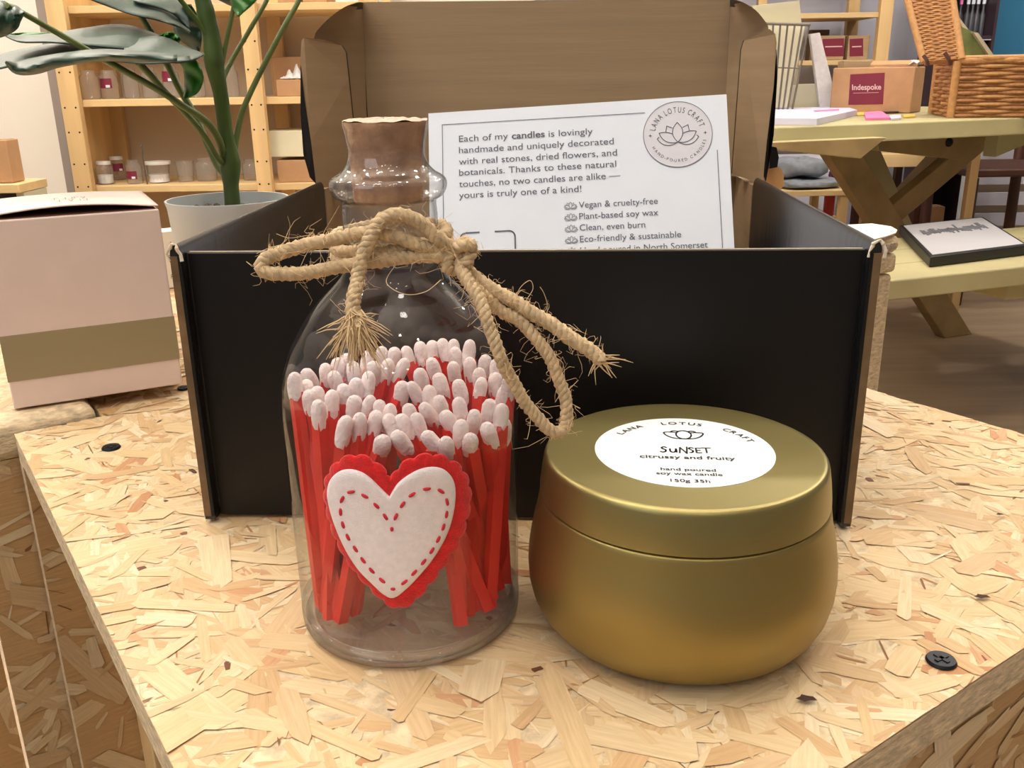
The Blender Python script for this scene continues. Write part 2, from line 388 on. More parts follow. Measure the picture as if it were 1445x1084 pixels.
# main crate -----------------------------------------------------------------
C0=Vector((-.2276,.3882,0))             # rear left corner of the top
SW,SD=.3605,.3515
crate=thing('osb_crate','pale strand board crate carrying the black box, bottle and gold tin','crate',(C0+E1*SW/2+E2*SD/2)*1+EZ*FLOOR)
slab=MB().obox(C0-EZ*TH,E1*SW,E2*SD,EZ*(TH-.0004)).build('top_board',OSB_EDGE,crate,bevel=.0008)
top=osb_face('strand_face',C0-EZ*.0008,E2,E1,SD,SW,8500,slab,seed=5)
# sides: rear panel, right panel, front panel; the left side is open
rp_=MB().obox(C0+E2*.0+EZ*FLOOR,E1*SW,E2*TH,EZ*(-FLOOR-TH)).build('rear_panel',OSB_EDGE,crate)
osb_face('rear_strand_face',C0+E2*(TH+.0001)+EZ*FLOOR,E1,EZ,SW,-FLOOR-TH,1900,rp_,seed=9,bark=.10,tone=.9)
rq=MB().obox(C0+E1*(SW-TH)+E2*TH+EZ*FLOOR,E1*TH,E2*(SD-TH),EZ*(-FLOOR-TH)).build('side_panel',OSB_EDGE,crate)
fr_=MB().obox(C0+E2*(SD-.03-TH)+E1*.02+EZ*FLOOR,E1*(SW-.02-TH),E2*TH,EZ*(-FLOOR-TH)).build('front_panel',OSB_EDGE,crate)
fr2=MB().obox(C0+E2*(SD-.03)+E1*.0+EZ*(-.10),E1*SW,E2*.028,EZ*(.10-TH)).build('front_rail',OSB_EDGE,crate)
osb_face('rail_strand_face',C0+E2*(SD-.0018)+EZ*(-.10),E1,EZ,SW,.10-TH,380,fr2,seed=21)
b0=onplane(192,1010,C0+E2*TH,E2)
MB().obox(Vector((b0.x,b0.y,FLOOR))+E2*.001,E1*.03,E2*.03,EZ*(-FLOOR-TH)).build('corner_batten',PINE,crate,bevel=.001)
def screw(px,py,parent,r=.0042,zz=.0006):
    p=Z(px,py,zz);mb=MB();mb.lathe(p.x,p.y,[(0.0004,zz-.003),(r*.6,zz-.0025),(r,zz+.0001),(r*.9,zz+.0008),(.0004,zz+.0009)],28,cap0=True,cap1=True)
    o=mb.build('screw',SCREW,parent,smooth=40)
    sl=MB();R_=Matrix.Rotation(.5,3,'Z')
    sl.box((p.x,p.y,zz+.001),(r*1.1,r*.28,.0003),R_);sl.box((p.x,p.y,zz+.001),(r*.28,r*1.1,.0003),R_)
    sl.build('cross_slot',INK_D,o);part(o,'black cross-head screw')
screw(1328,933,crate,.0040,.0002);screw(157,632,crate,.0040,.0002)
for (x,y,r) in((1138,986,.0022),(1386,842,.002),(1411,726,.0012),(300,622,.0016)):
    p=Z(x,y,.0009);m=MB();m.add([(p.x+r*(1+.4*math.sin(3*k))*math.cos(k*PI/5),p.y+r*.6*(1+.3*math.cos(2*k))*math.sin(k*PI/5),.0010) for k in range(10)],[tuple(range(10))])
    m.build('bark_knot',HOLE,crate)
# crate joined behind on the left, under the pink box -------------------------------
HZ=.0045
nc=thing('osb_crate','strand board crate with a rounded front edge under the pink box and plant pot','crate',C0+EZ*FLOOR-E2*.2)
G=C0-E1*.26-E2*.0015
NW1=.26+.036
nb=MB().obox(G-E2*.40+EZ*(HZ-.018),E1*NW1,E2*.40,EZ*.018).build('top_board',OSB_EDGE,nc,bevel=.005)
osb_face('strand_face',G-E2*.392+E1*.004+EZ*(HZ-.0006),E2,E1,.385,NW1-.008,1500,nb,seed=31)
nb2=MB().obox(G+E1*(NW1+.002)-E2*.40+EZ*(-.0115),E1*.15,E2*.3995,EZ*.0105).build('top_board',OSB_EDGE,nc,bevel=.001)
osb_face('strand_face',G+E1*(NW1+.002)-E2*.40+EZ*(-.0010),E2,E1,.3995,.15,900,nb2,seed=33)
s2=onplane(21,990,G-E2*.004,E2);dx=(s2-G).dot(E1)
nf=MB().obox(G+E1*dx-E2*.016+EZ*FLOOR,E1*(.26-dx+.15),E2*.0125,EZ*(-FLOOR+HZ-.018)).build('front_panel',OSB_EDGE,nc)
osb_face('front_strand_face',G+E1*dx-E2*.0035+EZ*FLOOR,E1,EZ,.26-dx+.15,-FLOOR+HZ-.018,1300,nf,seed=41,tone=.95)
nl=MB().obox(G-E1*.02-E2*.10+EZ*FLOOR,E1*(dx+.02),E2*.0125,EZ*(-FLOOR+HZ-.018)).build('inner_panel',OSB_EDGE,nc)
osb_face('inner_strand_face',G-E1*.02-E2*.0874+EZ*FLOOR,E1,EZ,dx+.02,-FLOOR+HZ-.018,700,nl,seed=43)
screw(259,548,nc,.0032,.0003)
# ------------------------------------------------------------------ black mailer box
YB=math.radians(-3.4)
BX=Vector((math.cos(YB),math.sin(YB),0));BY=Vector((-math.sin(YB),math.cos(YB),0))
F0=Vector((-.1069,.3003,.0012));BW,BH,BD=.2201,.0965,.236
def BL(x,y,z): return F0+BX*x+BY*y+EZ*z
def BP(px,py,d): return onplane(px,py,F0+BY*d,BY)
box=thing('mailer_box','open black mailer box with brown kraft inside behind the bottle and tin','box',BL(BW/2,BD/2,0))
def bbox(mb,x0,x1,y0,y1,z0,z1,mi=0): return mb.obox(BL(x0,y0,z0),BX*(x1-x0),BY*(y1-y0),EZ*(z1-z0),mi)
m=MB();bbox(m,0,BW,0,.0022,0,BH-.0007);m.build('front_panel',BLACK,box,bevel=.0003)
m=MB();bbox(m,.0005,BW-.0005,.0004,.0018,BH-.0008,BH-.0003);part(m.build('front_panel_edge',EDGE_T,box),'pale raw top edge of the front panel')
for side in(-1,1):
    x0=-.0042 if side<0 else BW+.0002
    m=MB();n=10;poly=[(0,0)]+[(0,.0955)]+[(.0019-.0019*math.cos(PI*k/n),.0955+.0038*math.sin(PI*k/n)) for k in range(1,n)]+[(.0038,.0955),(.0038,0)]
    flare=.001*side
    def wp(p,d,zz=1): return BL(x0+p[0]+flare*d/.19,d,p[1])
    m.prism([wp(p,-.004) for p in poly],wp((0,0),.187)-wp((0,0),-.004),0)
    w=m.build('side_wall',BLACKG,box,smooth=40)
    e=MB();ins=[(.0004+.0052*(p[0]/.006),p[1]*.995) for p in poly]
    # raw end of the doubled wall: brown outer sheet, hollow's shade as a black strip, brown inner sheet
    def strip(a,b,mi): e.prism([wp((a,.0015),-.0046),wp((b,.0015),-.0046),wp((b,.0955),-.0046),wp((a,.0955),-.0046)],BY*.0007,mi)
    if side<0: strip(.0001,.0026,0);strip(.0026,.0037,1)
    else: strip(.0001,.0012,1);strip(.0012,.0037,0)
    part(e.build('side_wall_end',[KRAFT_D,BLACK],w),'raw brown end of the folded wall')
    t=MB();rr=random.Random(3+side)
    pth=[wp((.0019-.0023*math.cos(PI*k/9),.0945+.0050*math.sin(PI*k/9)),-.0048) for k in range(10)]
    pth=[p+Vector((rr.uniform(-1,1),rr.uniform(-1,.3),rr.uniform(-1,1)))*.0005 for p in pth]
    t.tube(pth,[.0002+.0005*rr.random() for _ in pth],6);part(t.build('torn_corner',PAPER_T,w),'torn pale paper at the corner')
    k=MB();xi=0.0 if side<0 else BW
    bbox(k,xi-.002+.003*side,xi+.002+.003*side,.188,BD,0,BH-.001);k.build('inner_side_panel',KRAFT,box)
m=MB();bbox(m,-.004,BW+.004,BD,BD+.003,0,BH+.002);m.build('back_wall',[KRAFT],box,bevel=.001)
m=MB();bbox(m,0,BW,.0025,BD,0,.002);m.build('base',KRAFT,box)
lidm=MB()
P=[BP(510,3,BD),BP(1031,-2,BD),BP(1024,131,BD),BP(1017,244,BD),BP(524,246,BD),BP(518,150,BD)]
lidm.prism(P,BY*.003,0,1)
lid=lidm.build('lid',[KRAFT,BLACK],box);part(lid,'brown kraft inside of the raised lid')
def dish(pxs,name,parent,bulge=0.,mats=None,th=.0026):
    """a folded board flap: outline (px,py,depth) on the box's own depth axis"""
    m=MB();P=[BP(x,y,d) for x,y,d in pxs];m.prism(P,BY*th,0,1,1)
    return m.build(name,mats or [KRAFT,BLACK],parent)
# side ears of the lid (curved), and the dust flaps folded in front of them
def ear(hinge,free,df):
    m=MB();n=24
    def samp(P):
        q=smoothpath([Vector((x,y,0)) for x,y in P],8);return [q[int(round(i*(len(q)-1)/n))] for i in range(n+1)]
    A_=samp(hinge);B_=samp(free);vs=[]
    for i in range(n+1):
        a=BP(A_[i].x,A_[i].y,BD-.0005);b_=BP(B_[i].x,B_[i].y,df)
        vs+=[a,a.lerp(b_,.5)+BX*0,b_]
    q=[(3*i+k,3*i+k+1,3*i+k+4,3*i+k+3) for i in range(n) for k in(0,1)]
    m.add(vs,q,0);m.add([v+BY*.0028+EZ*0 for v in vs],q,1)
    e=3*(n+1);m.add([],[],0)
    m.f+=[(3*i+2,3*i+5,3*i+5+e,3*i+2+e) for i in range(n)];m.mi+=[0]*n
    return m.build('lid_ear',[KRAFT,BLACK],lid,smooth=50,fixn=False)
ear([(511,3),(514,60),(517,150),(522,246)],[(505,3),(488,9),(470,21),(453,37),(443,54),(441,100),(446,180),(456,258)],.203)
ear([(1031,-2),(1028,60),(1024,131),(1017,246)],[(1036,-1),(1050,4),(1066,14),(1078,28),(1085,44),(1084,100),(1078,180),(1070,253)],.203)
dish([(425,58,.186),(429,53,.186),(456,56,.19),(482,64,.197),(488,74,.199),(492,110,.202),(499,180,.206),(499,258,.208),(447,268,.192),(439,200,.188),(430,140,.186),(424,88,.186)],'dust_flap',lid)
dish([(1096,60,.186),(1094,48,.186),(1086,41,.187),(1050,57,.197),(1046,70,.199),(1040,150,.203),(1033,245,.207),(1076,261,.190),(1083,200,.187),(1092,120,.186)],'dust_flap',lid)
# black outer faces of the flaps, seen edge-on beside them
dish([(424,92,.190),(429,110,.190),(440,200,.190),(448,262,.192),(437,250,.192),(428,218,.192),(424,160,.192)],'flap_outer_edge',lid,mats=[BLACK,BLACK])
dish([(1096,70,.190),(1097,110,.190),(1092,190,.190),(1081,256,.192),(1079,250,.192),(1090,150,.192)],'flap_outer_edge',lid,mats=[BLACK,BLACK])
dish([(1086,206,.20),(1096,208,.20),(1099,222,.20),(1097,236,.20),(1086,238,.20)],'hinge_tab',lid,mats=[BLACK,BLACK])
tb=[(1081,237),(1086,232),(1094,232),(1102,238),(1106,248),(1106,262),(1100,270),(1084,268),(1079,258)]
part(dish([(x,y,.205) for x,y in tb],'lock_tab',box,mats=[TAB,TAB]),'kraft tab at the rear corner, coloured as if warmly lit')
# black tissue inside, behind the card
mb=MB();rr=random.Random(8)
def tiss(u,v):
    x=.138+.072*u;y=.20+.024*math.sin(6*u+2*v);z=.0023+.083*v*(.7+.3*math.sin(PI*u))
    return BL(x,y+.006*math.sin(14*u+9*v),z+.002*math.sin(19*u))
mb.grid(tiss,18,14)
tis=mb.build('tissue_paper',TISSB,smooth=60,solid=.0006)
tag(tis,'crumpled black tissue standing in the open box behind the white card','tissue paper')
# ------------------------------------------------------------------ insert card
CT=Vector((-.0401,.4800,.1343));CX=Vector((.9949,-.0883,.0487)).normalized()
CZ=Vector((-.0068,.4229,.9062));CZ=(CZ-CX*CZ.dot(CX)).normalized();CN=CX.cross(CZ);CN=CN if CN.y<0 else -CN
def card(u,v,h=.0003): return CT+CX*(u*.001)+CZ*(v*.001)+CN*h
mb=MB();mb.prism([card(0,0,0),card(148,0,0),card(148,-146,0),card(0,-146,0)],-CN*.0006)
crd=mb.build('insert_card',PAPER);tag(crd,'white printed card with grey text and lotus badge leaning inside the black box','card')
fn=lambda u,v:card(u,v,.00025);fn2=lambda u,v:card(u,v,.0004)
mb=MB()
lines=[(15.4,-16.0,82.2,'Each of my candles is lovingly'),(15.3,-21.9,92.4,'handmade and uniquely decorated'),(15.2,-27.8,93.8,'with real stones, dried flowers, and'),(15.2,-33.5,93.2,'botanicals. Thanks to these natural'),(15.1,-39.4,95.0,'touches, no two candles are alike \u2014'),(15.0,-45.2,75.8,'yours is truly one of a kind!')]
def wid(s,b=0): a=widthof(glyphs(s,b)[0]);return a[1]-a[0]
# first line holds one bold word
a,b,c=wid('Each of my'),wid('candles',.012),wid('is lovingly');gap=.34;k=(82.2-15.4)/(a+b+c+2*gap)
put_text(mb,'Each of my',fn,15.4,-16.0,a*k,4.7);put_text(mb,'candles',fn,15.4+(a+gap)*k,-16.1,b*k,4.7,bold=.016);put_text(mb,'is lovingly',fn,15.4+(a+b+2*gap)*k,-16.2,c*k,4.7)
for u0,v0,u1,s in lines[1:]: put_text(mb,s,fn,u0,v0,u1-u0,4.7)
for i,(s,u1) in enumerate([('Vegan & cruelty-free',112.6),('Plant-based soy wax',112.6),('Clean, even burn',106.1),('Eco-friendly & sustainable',123.1),('Hand-poured in North Somerset',135.5)]):
    put_text(mb,s,fn,74.3,-53.3-5.73*i,u1-74.3,4.5)
mb.build('printed_text',INK,crd,fixn=False)
mb=MB();lw=.32
ribbon(mb,[(108.1,-6.9),(7,-6.5),(7,-138),(60,-138)],fn,lw);ribbon(mb,[(142.2,-28.1),(142.6,-138)],fn,lw)
def arcp(cx,cy,r,a0,a1,n=6): return [(cx+r*math.cos(math.radians(a0+(a1-a0)*i/n)),cy+r*math.sin(math.radians(a0+(a1-a0)*i/n))) for i in range(n+1)]
ribbon(mb,[(15.1,-74)]+arcp(18.1,-66,3,180,90)+[(24.7,-63)],fn,.7);ribbon(mb,[(32.7,-63)]+arcp(39.5,-66,3,90,0)+[(42.5,-72)],fn,.7)
mb.build('printed_rules',INK,crd,fixn=False)
mb=MB()
for i in range(5): lotus(mb,fn,70.2,-52.0-5.73*i,5.2,.3)
mb.build('lotus_bullets',INK_L,crd,fixn=False)
mb=MB();disc(mb,fn,123.6,-18.9,16.6);bd=mb.build('badge',BADGE,crd,fixn=False);part(bd,'pale round lotus badge')
mb=MB();ribbon(mb,[(123.6+16.6*math.cos(2*PI*k/96),-18.9+16.6*math.sin(2*PI*k/96)) for k in range(96)],fn2,.25,closed=True)
lotus(mb,fn2,123.6,-18.9,16.6,.36)
arc_text(mb,'LANA LOTUS CRAFT',fn2,123.6,-18.9,16.6*.665,169,14,4.1,xs=.62)
arc_text(mb,'HAND-POURED CANDLES',fn2,123.6,-18.9,16.6*.845,204,346,2.1,inside=True,xs=.9)
for e,a in((-1,180),(1,0)):
    cu,cv=123.6+e*16.6*.80,-18.9+.6*0;pts=[]
    for k in range(8):
        r=1.0 if k%2==0 else .3;pts.append(fn2(cu+r*math.cos(k*PI/4),cv+r*math.sin(k*PI/4)))
    mb.add(pts,[tuple(range(8))])
mb.build('badge_print',INK,bd,fixn=False)
# ------------------------------------------------------------------ glass bottle
AX,AY=-.031,.2386
bot=thing('glass_bottle','corked clear glass bottle of red matches with a felt heart and jute bow','bottle',(AX,AY,.0008))
outer=[(.0126,.1090),(.0124,.1130),(.0123,.1175),(.0121,.1202),(.0125,.1211),(.0139,.1220),(.0148,.1235),(.0151,.1250),(.0147,.1263),(.0136,.1272),(.0121,.1281),(.0106,.1297),(.0099,.1315),(.0097,.1330),(.0099,.1350),(.0102,.1366),(.0106,.1386),(.0110,.1403)]
body=[(.03195,.0066),(.0320,.016),(.0321,.029),(.0323,.042),(.0324,.0537),(.03255,.062),(.0324,.0671),(.0318,.0729),(.0308,.0766),(.0296,.0800),(.0282,.0832),(.0264,.0862),(.0240,.0902),(.0212,.0937),(.0184,.0966),(.0160,.0990),(.0142,.1012),(.0131,.1040),(.0127,.1065)]
prof=body+outer
pf2=[(p.x,p.z) for p in smoothpath([Vector((r,0,z)) for r,z in prof],4)]
k0=[i for i,p in enumerate(pf2) if p[1]>.1075][0]
mb=MB();mb.lathe(AX,AY,pf2[:k0+1],112);gb=mb.build('glass_body',GLASS,bot,smooth=70)
mb=MB();mb.lathe(AX,AY,pf2[k0:],96);part(mb.build('glass_neck',NECK,bot,smooth=70),'thick clear glass neck with a collar and flared mouth')
# solid foot: thick glass disc with a dimple beneath
foot=[(.0004,.0030),(.012,.0026),(.022,.0018),(.0285,.0006),(.0304,.0005),(.0314,.0009),(.0319,.0022),(.03205,.0045),(.0320,.0067),(.0304,.0064),(.0275,.0060),(.0180,.0062),(.0004,.0066)]
mb=MB();mb.lathe(AX,AY,foot,96,cap0=True,cap1=True);mb.build('glass_foot',NECK,bot,smooth=50)
mb=MB();mb.tube([(AX+.0298*math.cos(2*PI*k/96),AY+.0298*math.sin(2*PI*k/96),.0029) for k in range(97)],.0014,10,caps=False);part(mb.build('foot_ring',THICK,bot,smooth=80),'thick glass ring at the base')
# cork
mb=MB();cp=[(.0004,.1205),(.0086,.1205),(.0090,.1212),(.0093,.1290),(.0096,.1340),(.0101,.1375),(.0107,.1402),(.0105,.1406),(.0004,.1406)]
mb.lathe(AX,AY,cp,64,cap0=True,cap1=True);ck=mb.build('cork',CORK,bot,smooth=50)
mb=MB();rr=random.Random(4)
def film(u,v):
    a=2*PI*u;r=.0107*v;h=.0003+.0008*(1-v*v)+.0004*math.sin(5*a+7*v)*v*(1-v*.3)+.00025*math.sin(11*a-13*v)
    return (AX+r*math.cos(a),AY+r*math.sin(a),.14045+max(0.0,h*.75))
mb.grid(film,72,10);part(mb.build('film_cap',FILM,ck,smooth=80),'crinkled clear film over the cork')
# felt heart ---------------------------------------------------------------
ZH=lambda x,y:(390+x/3.1875,620+y/3.1875)
def cyl(px,py,R):
    d=ray(px,py);ox,oy=CP.x-AX,CP.y-AY;a=d.x**2+d.y**2;b=2*(ox*d.x+oy*d.y);c=ox*ox+oy*oy-R*R
    t=(-b-math.sqrt(max(0,b*b-4*a*c)))/(2*a);P=CP+d*t;return math.atan2(P.x-AX,-(P.y-AY))*R,P.z
def oncyl(s,z,R): 
    th=s/.0325;return Vector((AX+R*math.sin(th),AY-R*math.cos(th),z))
def closedcurve(pts,n=160):
    P=[Vector((*p,0)) for p in pts];P=P+[P[0]];q=[]
    q=smoothpath(P,10)[:-1];L=[0]
    for i in range(len(q)): L.append(L[-1]+(q[(i+1)%len(q)]-q[i]).length)
    out=[];j=0
    for k in range(n):
        t=L[-1]*k/n
        while L[j+1]<t: j+=1
        f=(t-L[j])/max(1e-9,L[j+1]-L[j]);out.append(q[j].lerp(q[(j+1)%len(q)],f))
    return out
wo=[(512,246),(545,190),(592,150),(650,121),(710,115),(757,135),(786,182),(792,250),(780,340),(750,430),(700,520),(640,598),(582,660),(530,697),(487,680),(437,632),(380,570),(330,490),(290,400),(262,315),(248,235),(258,178),(292,137),(340,124),(390,136),(430,163),(478,212)]
ro=[(515,178),(540,135),(585,95),(640,72),(700,66),(755,78),(805,105),(840,145),(862,205),(866,270),(855,340),(838,405),(812,465),(772,530),(728,595),(676,660),(620,722),(560,752),(505,738),(455,695),(400,638),(345,572),(300,500),(268,430),(244,355),(228,285),(224,215),(236,160),(270,108),(320,76),(375,70),(425,86),(470,118),(503,152)]
def heart(outline,name,material,r0,th,scal=0,parent=bot):
    C=closedcurve([cyl(*ZH(x,y),.0325) for x,y in outline],260);cen=sum(C,Vector())/len(C);n=len(C)
    cen=cen+Vector((0,.002,0))
    if scal:
        D=[]
        for k in range(n):
            t=(C[(k+1)%n]-C[k-1]).normalized();nn=Vector((t.y,-t.x,0))
            if nn.dot(C[k]-cen)<0: nn=-nn
            ph=abs(math.sin(PI*scal*(k+3)/n));D.append(C[k]+nn*(.0010*(ph**.6-.55)))
        C=D
    mb=MB();rings=[.0,.25,.5,.7,.85,.94,.985,1.0];vs=[];fs=[]
    for q in rings:
        h=th*(1-.55*max(0,(q-.9)/.1)**2)
        for k in range(n):
            p=cen+(C[k]-cen)*q;vs.append(oncyl(p.x,p.y,r0+h))
    for k in range(n): vs.append(oncyl(C[k].x,C[k].y,r0))
    m=len(rings)+1
    for i in range(m-1):
        for k in range(n): fs.append((i*n+k,i*n+(k+1)%n,(i+1)*n+(k+1)%n,(i+1)*n+k))
    mb.add(vs,fs);return mb.build(name,material,parent,smooth=70)
fh=heart(ro,'felt_heart',FELT_R,.0327,.0012,scal=27);part(fh,'scalloped red felt heart patch')
wh=heart(wo,'inner_heart',FELT_W,.0338,.0012,parent=fh);part(wh,'white felt heart sewn on top')
st=[(524,383),(540,328),(568,274),(607,230),(668,205),(727,216),(752,264),(750,320),(737,376),(716,430),(690,480),(656,530),(617,578),(577,620),(530,650),(485,612),(442,568),(406,522),(374,472),(343,420),(322,365),(312,308),(318,252),(355,218),(412,236),(460,279),(497,328)]
mb=MB()
for i,(x,y) in enumerate(st):
    a=st[i-1];b=st[(i+1)%len(st)];L=math.hypot(b[0]-a[0],b[1]-a[1]);tx,ty=(b[0]-a[0])/L,(b[1]-a[1])/L
    if i==0: tx,ty=0.,1.
    if i==14: tx,ty=1.,.1
    h=16 if i not in(0,14) else 9
    P=[oncyl(*cyl(*ZH(x+tx*q*h,y+ty*q*h),.0325),.0351-.00012*abs(q)**2) for q in(-1,-.6,0,.6,1)]
    mb.tube(P,[.00022,.00042,.00046,.00042,.00022],6)
part(mb.build('stitching',THREAD,wh,smooth=60),'red running stitch')
# jute twine bow ---------------------------------------------------------------
def rope(mb,path,r,turns_per_m=210,plies=3,seed=0,n=7):
    P=[Vector(p) for p in path]
    # resample evenly
    L=[0]
    for i in range(len(P)-1): L.append(L[-1]+(P[i+1]-P[i]).length)
    m=max(8,int(L[-1]/.0009));Q=[];j=0
    for k in range(m+1):
        t=L[-1]*k/m
        while j<len(P)-2 and L[j+1]<t: j+=1
        Q.append(P[j].lerp(P[j+1],min(1,(t-L[j])/max(1e-9,L[j+1]-L[j]))))
    rr=random.Random(seed)
    T=[(Q[min(i+1,m)]-Q[max(i-1,0)]).normalized() for i in range(m+1)];a=T[0].orthogonal().normalized();fr=[]
    for i in range(m+1):
        a=(a-T[i]*a.dot(T[i])).normalized();fr.append((a.copy(),T[i].cross(a)))
    for p in range(plies):
        pts=[];rs=[]
        for i in range(m+1):
            t=2*PI*(p/plies+turns_per_m*L[-1]*i/m);A,B=fr[i];wob=1+.12*math.sin(i*.7+p*2+seed)
            pts.append(Q[i]+(A*math.cos(t)+B*math.sin(t))*r*.52);rs.append(r*.60*wob)
        mb.tube(pts,rs,n)
    return Q,fr
def fuzz(mb,Q,fr,r,count,seed,long=.006):
    rr=random.Random(seed)
    for _ in range(count):
        i_=i=rr.randrange(2,len(Q)-2);A,B=fr[i];t=rr.uniform(0,2*PI);d=A*math.cos(t)+B*math.sin(t);T=(Q[i+1]-Q[i]).normalized()
        L=rr.uniform(.2,1)*long*(2.2 if rr.random()<.08 else 1);k=rr.uniform(-1,1);e=Vector((rr.gauss(0,1),rr.gauss(0,1),rr.gauss(0,1)))*.4
        pts=[Q[i]+d*r*.7+(d*(.6*s)+T*(k*s)+e*s*s)*L for s in(0,.2,.4,.6,.8,1)]
        w_=Vector((rr.gauss(0,1),rr.gauss(0,1),rr.gauss(0,1)))*L*.22;pts=[p+w_*math.sin(i2*1.25) for i2,p in enumerate(pts)];pts[0]=Q[i_]+d*r*.6
        if min((Vector((p.x-AX,p.y-AY,0)).length-glr(p.z)) for p in pts)<.0002: continue
        mb.tube(pts,[.00007,.00007,.00006,.00006,.00005,.00003],4,caps=False)
def glr(z):
    if z>.1403 or z<0: return 0
    for i in range(len(prof)-1):
        if prof[i][1]<=z<=prof[i+1][1]:
            t=(z-prof[i][1])/(prof[i+1][1]-prof[i][1]);return prof[i][0]*(1-t)+prof[i+1][0]*t
    return .03
def tw(pts): 
    P=smoothpath([W(x,y,Y) for x,y,Y in pts],10)
    out=[]
    for p in P:  # keep the twine outside the glass
        v=Vector((p.x-AX,p.y-AY,0));R=glr(p.z)+.0019
        if R>.0019 and v.length<R:
            v=v.normalized()*R if v.length>1e-6 else Vector((0,-R,0));p=Vector((AX+v.x,AY+v.y,p.z))
        out.append(p)
    return out
RT_=.00172
ropes=[];tmb=MB();fz=MB()
# wraps around the neck
ring=[]
for k in range(0,120):
    a=2*PI*k/48+.6;ring.append((AX+.0146*math.cos(a),AY+.0146*math.sin(a),.1070+.0058*(k/119)+.0012*math.sin(a+1)))
ropes.append((ring,RT_))
yf=AY-.0165
ropes.append((tw([(640,358,.2270),(600,348,.2235),(560,336,.2225),(525,328,.2225),(464,339,.222),(410,352,.220),(382,362,.219),(369,374,.218),(374,384,.217),(400,387,.217),(446,383,.218),(498,373,.2205),(554,364,.2225),(610,362,.224),(645,360,.227)]),RT_))
ropes.append((tw([(650,362,.2265),(636,348,.2255),(616,336,.2240),(600,320,.2235),(586,310,.2230),(568,303,.2225),(550,305,.2215),(536,314,.2205),(525,330,.2195),(516,350,.2190),(509,375,.2180),(503,400,.2160),(499,425,.2130),(499,448,.2105),(508,466,.2085)]),RT_*1.05))
ropes.append((tw([(640,352,.2275),(652,372,.2275),(671,394,.2265),(698,410,.225),(723,425,.224),(750,441,.223),(775,456,.222),(800,473,.221),(820,486,.220),(849,508,.219)]),RT_*1.1))
ropes.append((tw([(645,366,.2265),(664,398,.2250),(685,418,.2240),(706,438,.2230),(728,450,.2225),(748,468,.2215),(764,487,.2205),(776,506,.2200),(786,528,.2195),(794,550,.2190),(799,572,.2185),(800,592,.2180),(796,606,.2172),(786,610,.2165),(772,604,.216),(752,582,.2155),(734,557,.2150),(719,530,.2140),(704,500,.2128),(692,465,.2140),(680,432,.2165),(668,408,.2195),(652,384,.2230),(645,366,.2265)]),RT_*.95))
kc=W(648,362,.2262)
knot=[kc+Vector((.0032*math.cos(t*2),.0022*math.sin(t*3),.0032*math.sin(t*2+.6))) for t in [i*.13 for i in range(48)]]
ropes.append((knot,RT_*.95))
for i,(p,r) in enumerate(ropes):
    Q,fr=rope(tmb,p,r,seed=i);fuzz(fz,Q,fr,r,[70,170,110,110,170,70][i],i+50,[.004,.006,.005,.005,.006,.005][i])
# frayed ends
rr=random.Random(77)
def fray(tip,dirv,spread,n,L):
    for _ in range(n):
        e=Vector((rr.gauss(0,1),rr.gauss(0,.5),rr.gauss(0,1)))*spread;d=(dirv+e).normalized()*L*rr.uniform(.5,1.1);s=tip+Vector((rr.uniform(-1,1),rr.uniform(-.4,.2),rr.uniform(-1,1)))*.0016
        g=Vector((rr.gauss(0,1),rr.gauss(0,.3),rr.gauss(0,1)))*.0018
        fz.tube([s,s+d*.3+g*.3,s+d*.65+g,s+d+g*1.5],[.00022,.0002,.00014,.00006],5,caps=False)
fray(W(501,446,.2095),Vector((.15,-.25,-1)),.26,150,.0098);fray(W(494,452,.2095),Vector((-.35,-.2,-1)),.3,40,.0085);fray(W(845,505,.2192),Vector((1,-.1,-.6)),.35,24,.003)
for P in([(430,356,.220),(415,345,.219),(395,346,.219),(375,352,.2185),(362,358,.218)],[(725,424,.224),(735,405,.222),(748,396,.221),(752,408,.221),(742,424,.221)],[(764,446,.222),(772,432,.221),(768,415,.221),(762,405,.221)],[(770,498,.220),(785,505,.219),(795,515,.219),(788,535,.219)],[(560,372,.2235),(545,398,.216),(570,415,.213),(600,412,.213),(622,395,.216)],[(465,340,.222),(440,332,.221),(410,336,.220),(390,330,.220)]):
    fz.tube(smoothpath([W(*q) for q in P],6),.00008,4,caps=False)
twn=tmb.build('twine_bow',JUTE,bot,smooth=60);part(twn,'natural jute twine tied in a bow around the neck')
fz.build('twine_fibres',JUTE_F,twn,smooth=80,fixn=False)
# ------------------------------------------------------------------ matches
H=[(385,670),(470,648),(560,630),(600,755),(705,735),(655,650),(725,645),(805,642),(862,580),(868,492),(880,735),(965,770),(1045,680),(978,625),(1040,555),(1098,745),(1205,695),(1288,675),(1203,570),(1272,600),(315,520),(240,575),(440,540),(520,540),(585,570),(385,480),(450,445),(518,410),(710,460),(790,465),(822,390),(705,335),(930,415),(890,322),(1008,350),(1098,325),(1040,450),(1155,440),(1240,410),(1288,490),(1150,382),(1245,342),(1180,312),(1092,230),(1020,265),(118,480),(105,415),(190,388),(280,355),(345,332),(400,300),(440,350),(512,290),(555,345),(625,340),(600,265),(668,262),(745,255),(820,235),(885,228),(950,215),(1005,222),(335,395),(175,455),(235,490),(190,508),(1312,430),(640,600),(760,590),(930,540),(1120,620)]
rm=random.Random(5)
fixed=None
SL=1.0
def stick_mesh():
    m=MB();w=.00155;m.hexa([(-w,-w,0),(w,-w,0),(w,w,0),(-w,w,0),(-w,-w,1),(w,-w,1),(w,w,1),(-w,w,1)]);return m
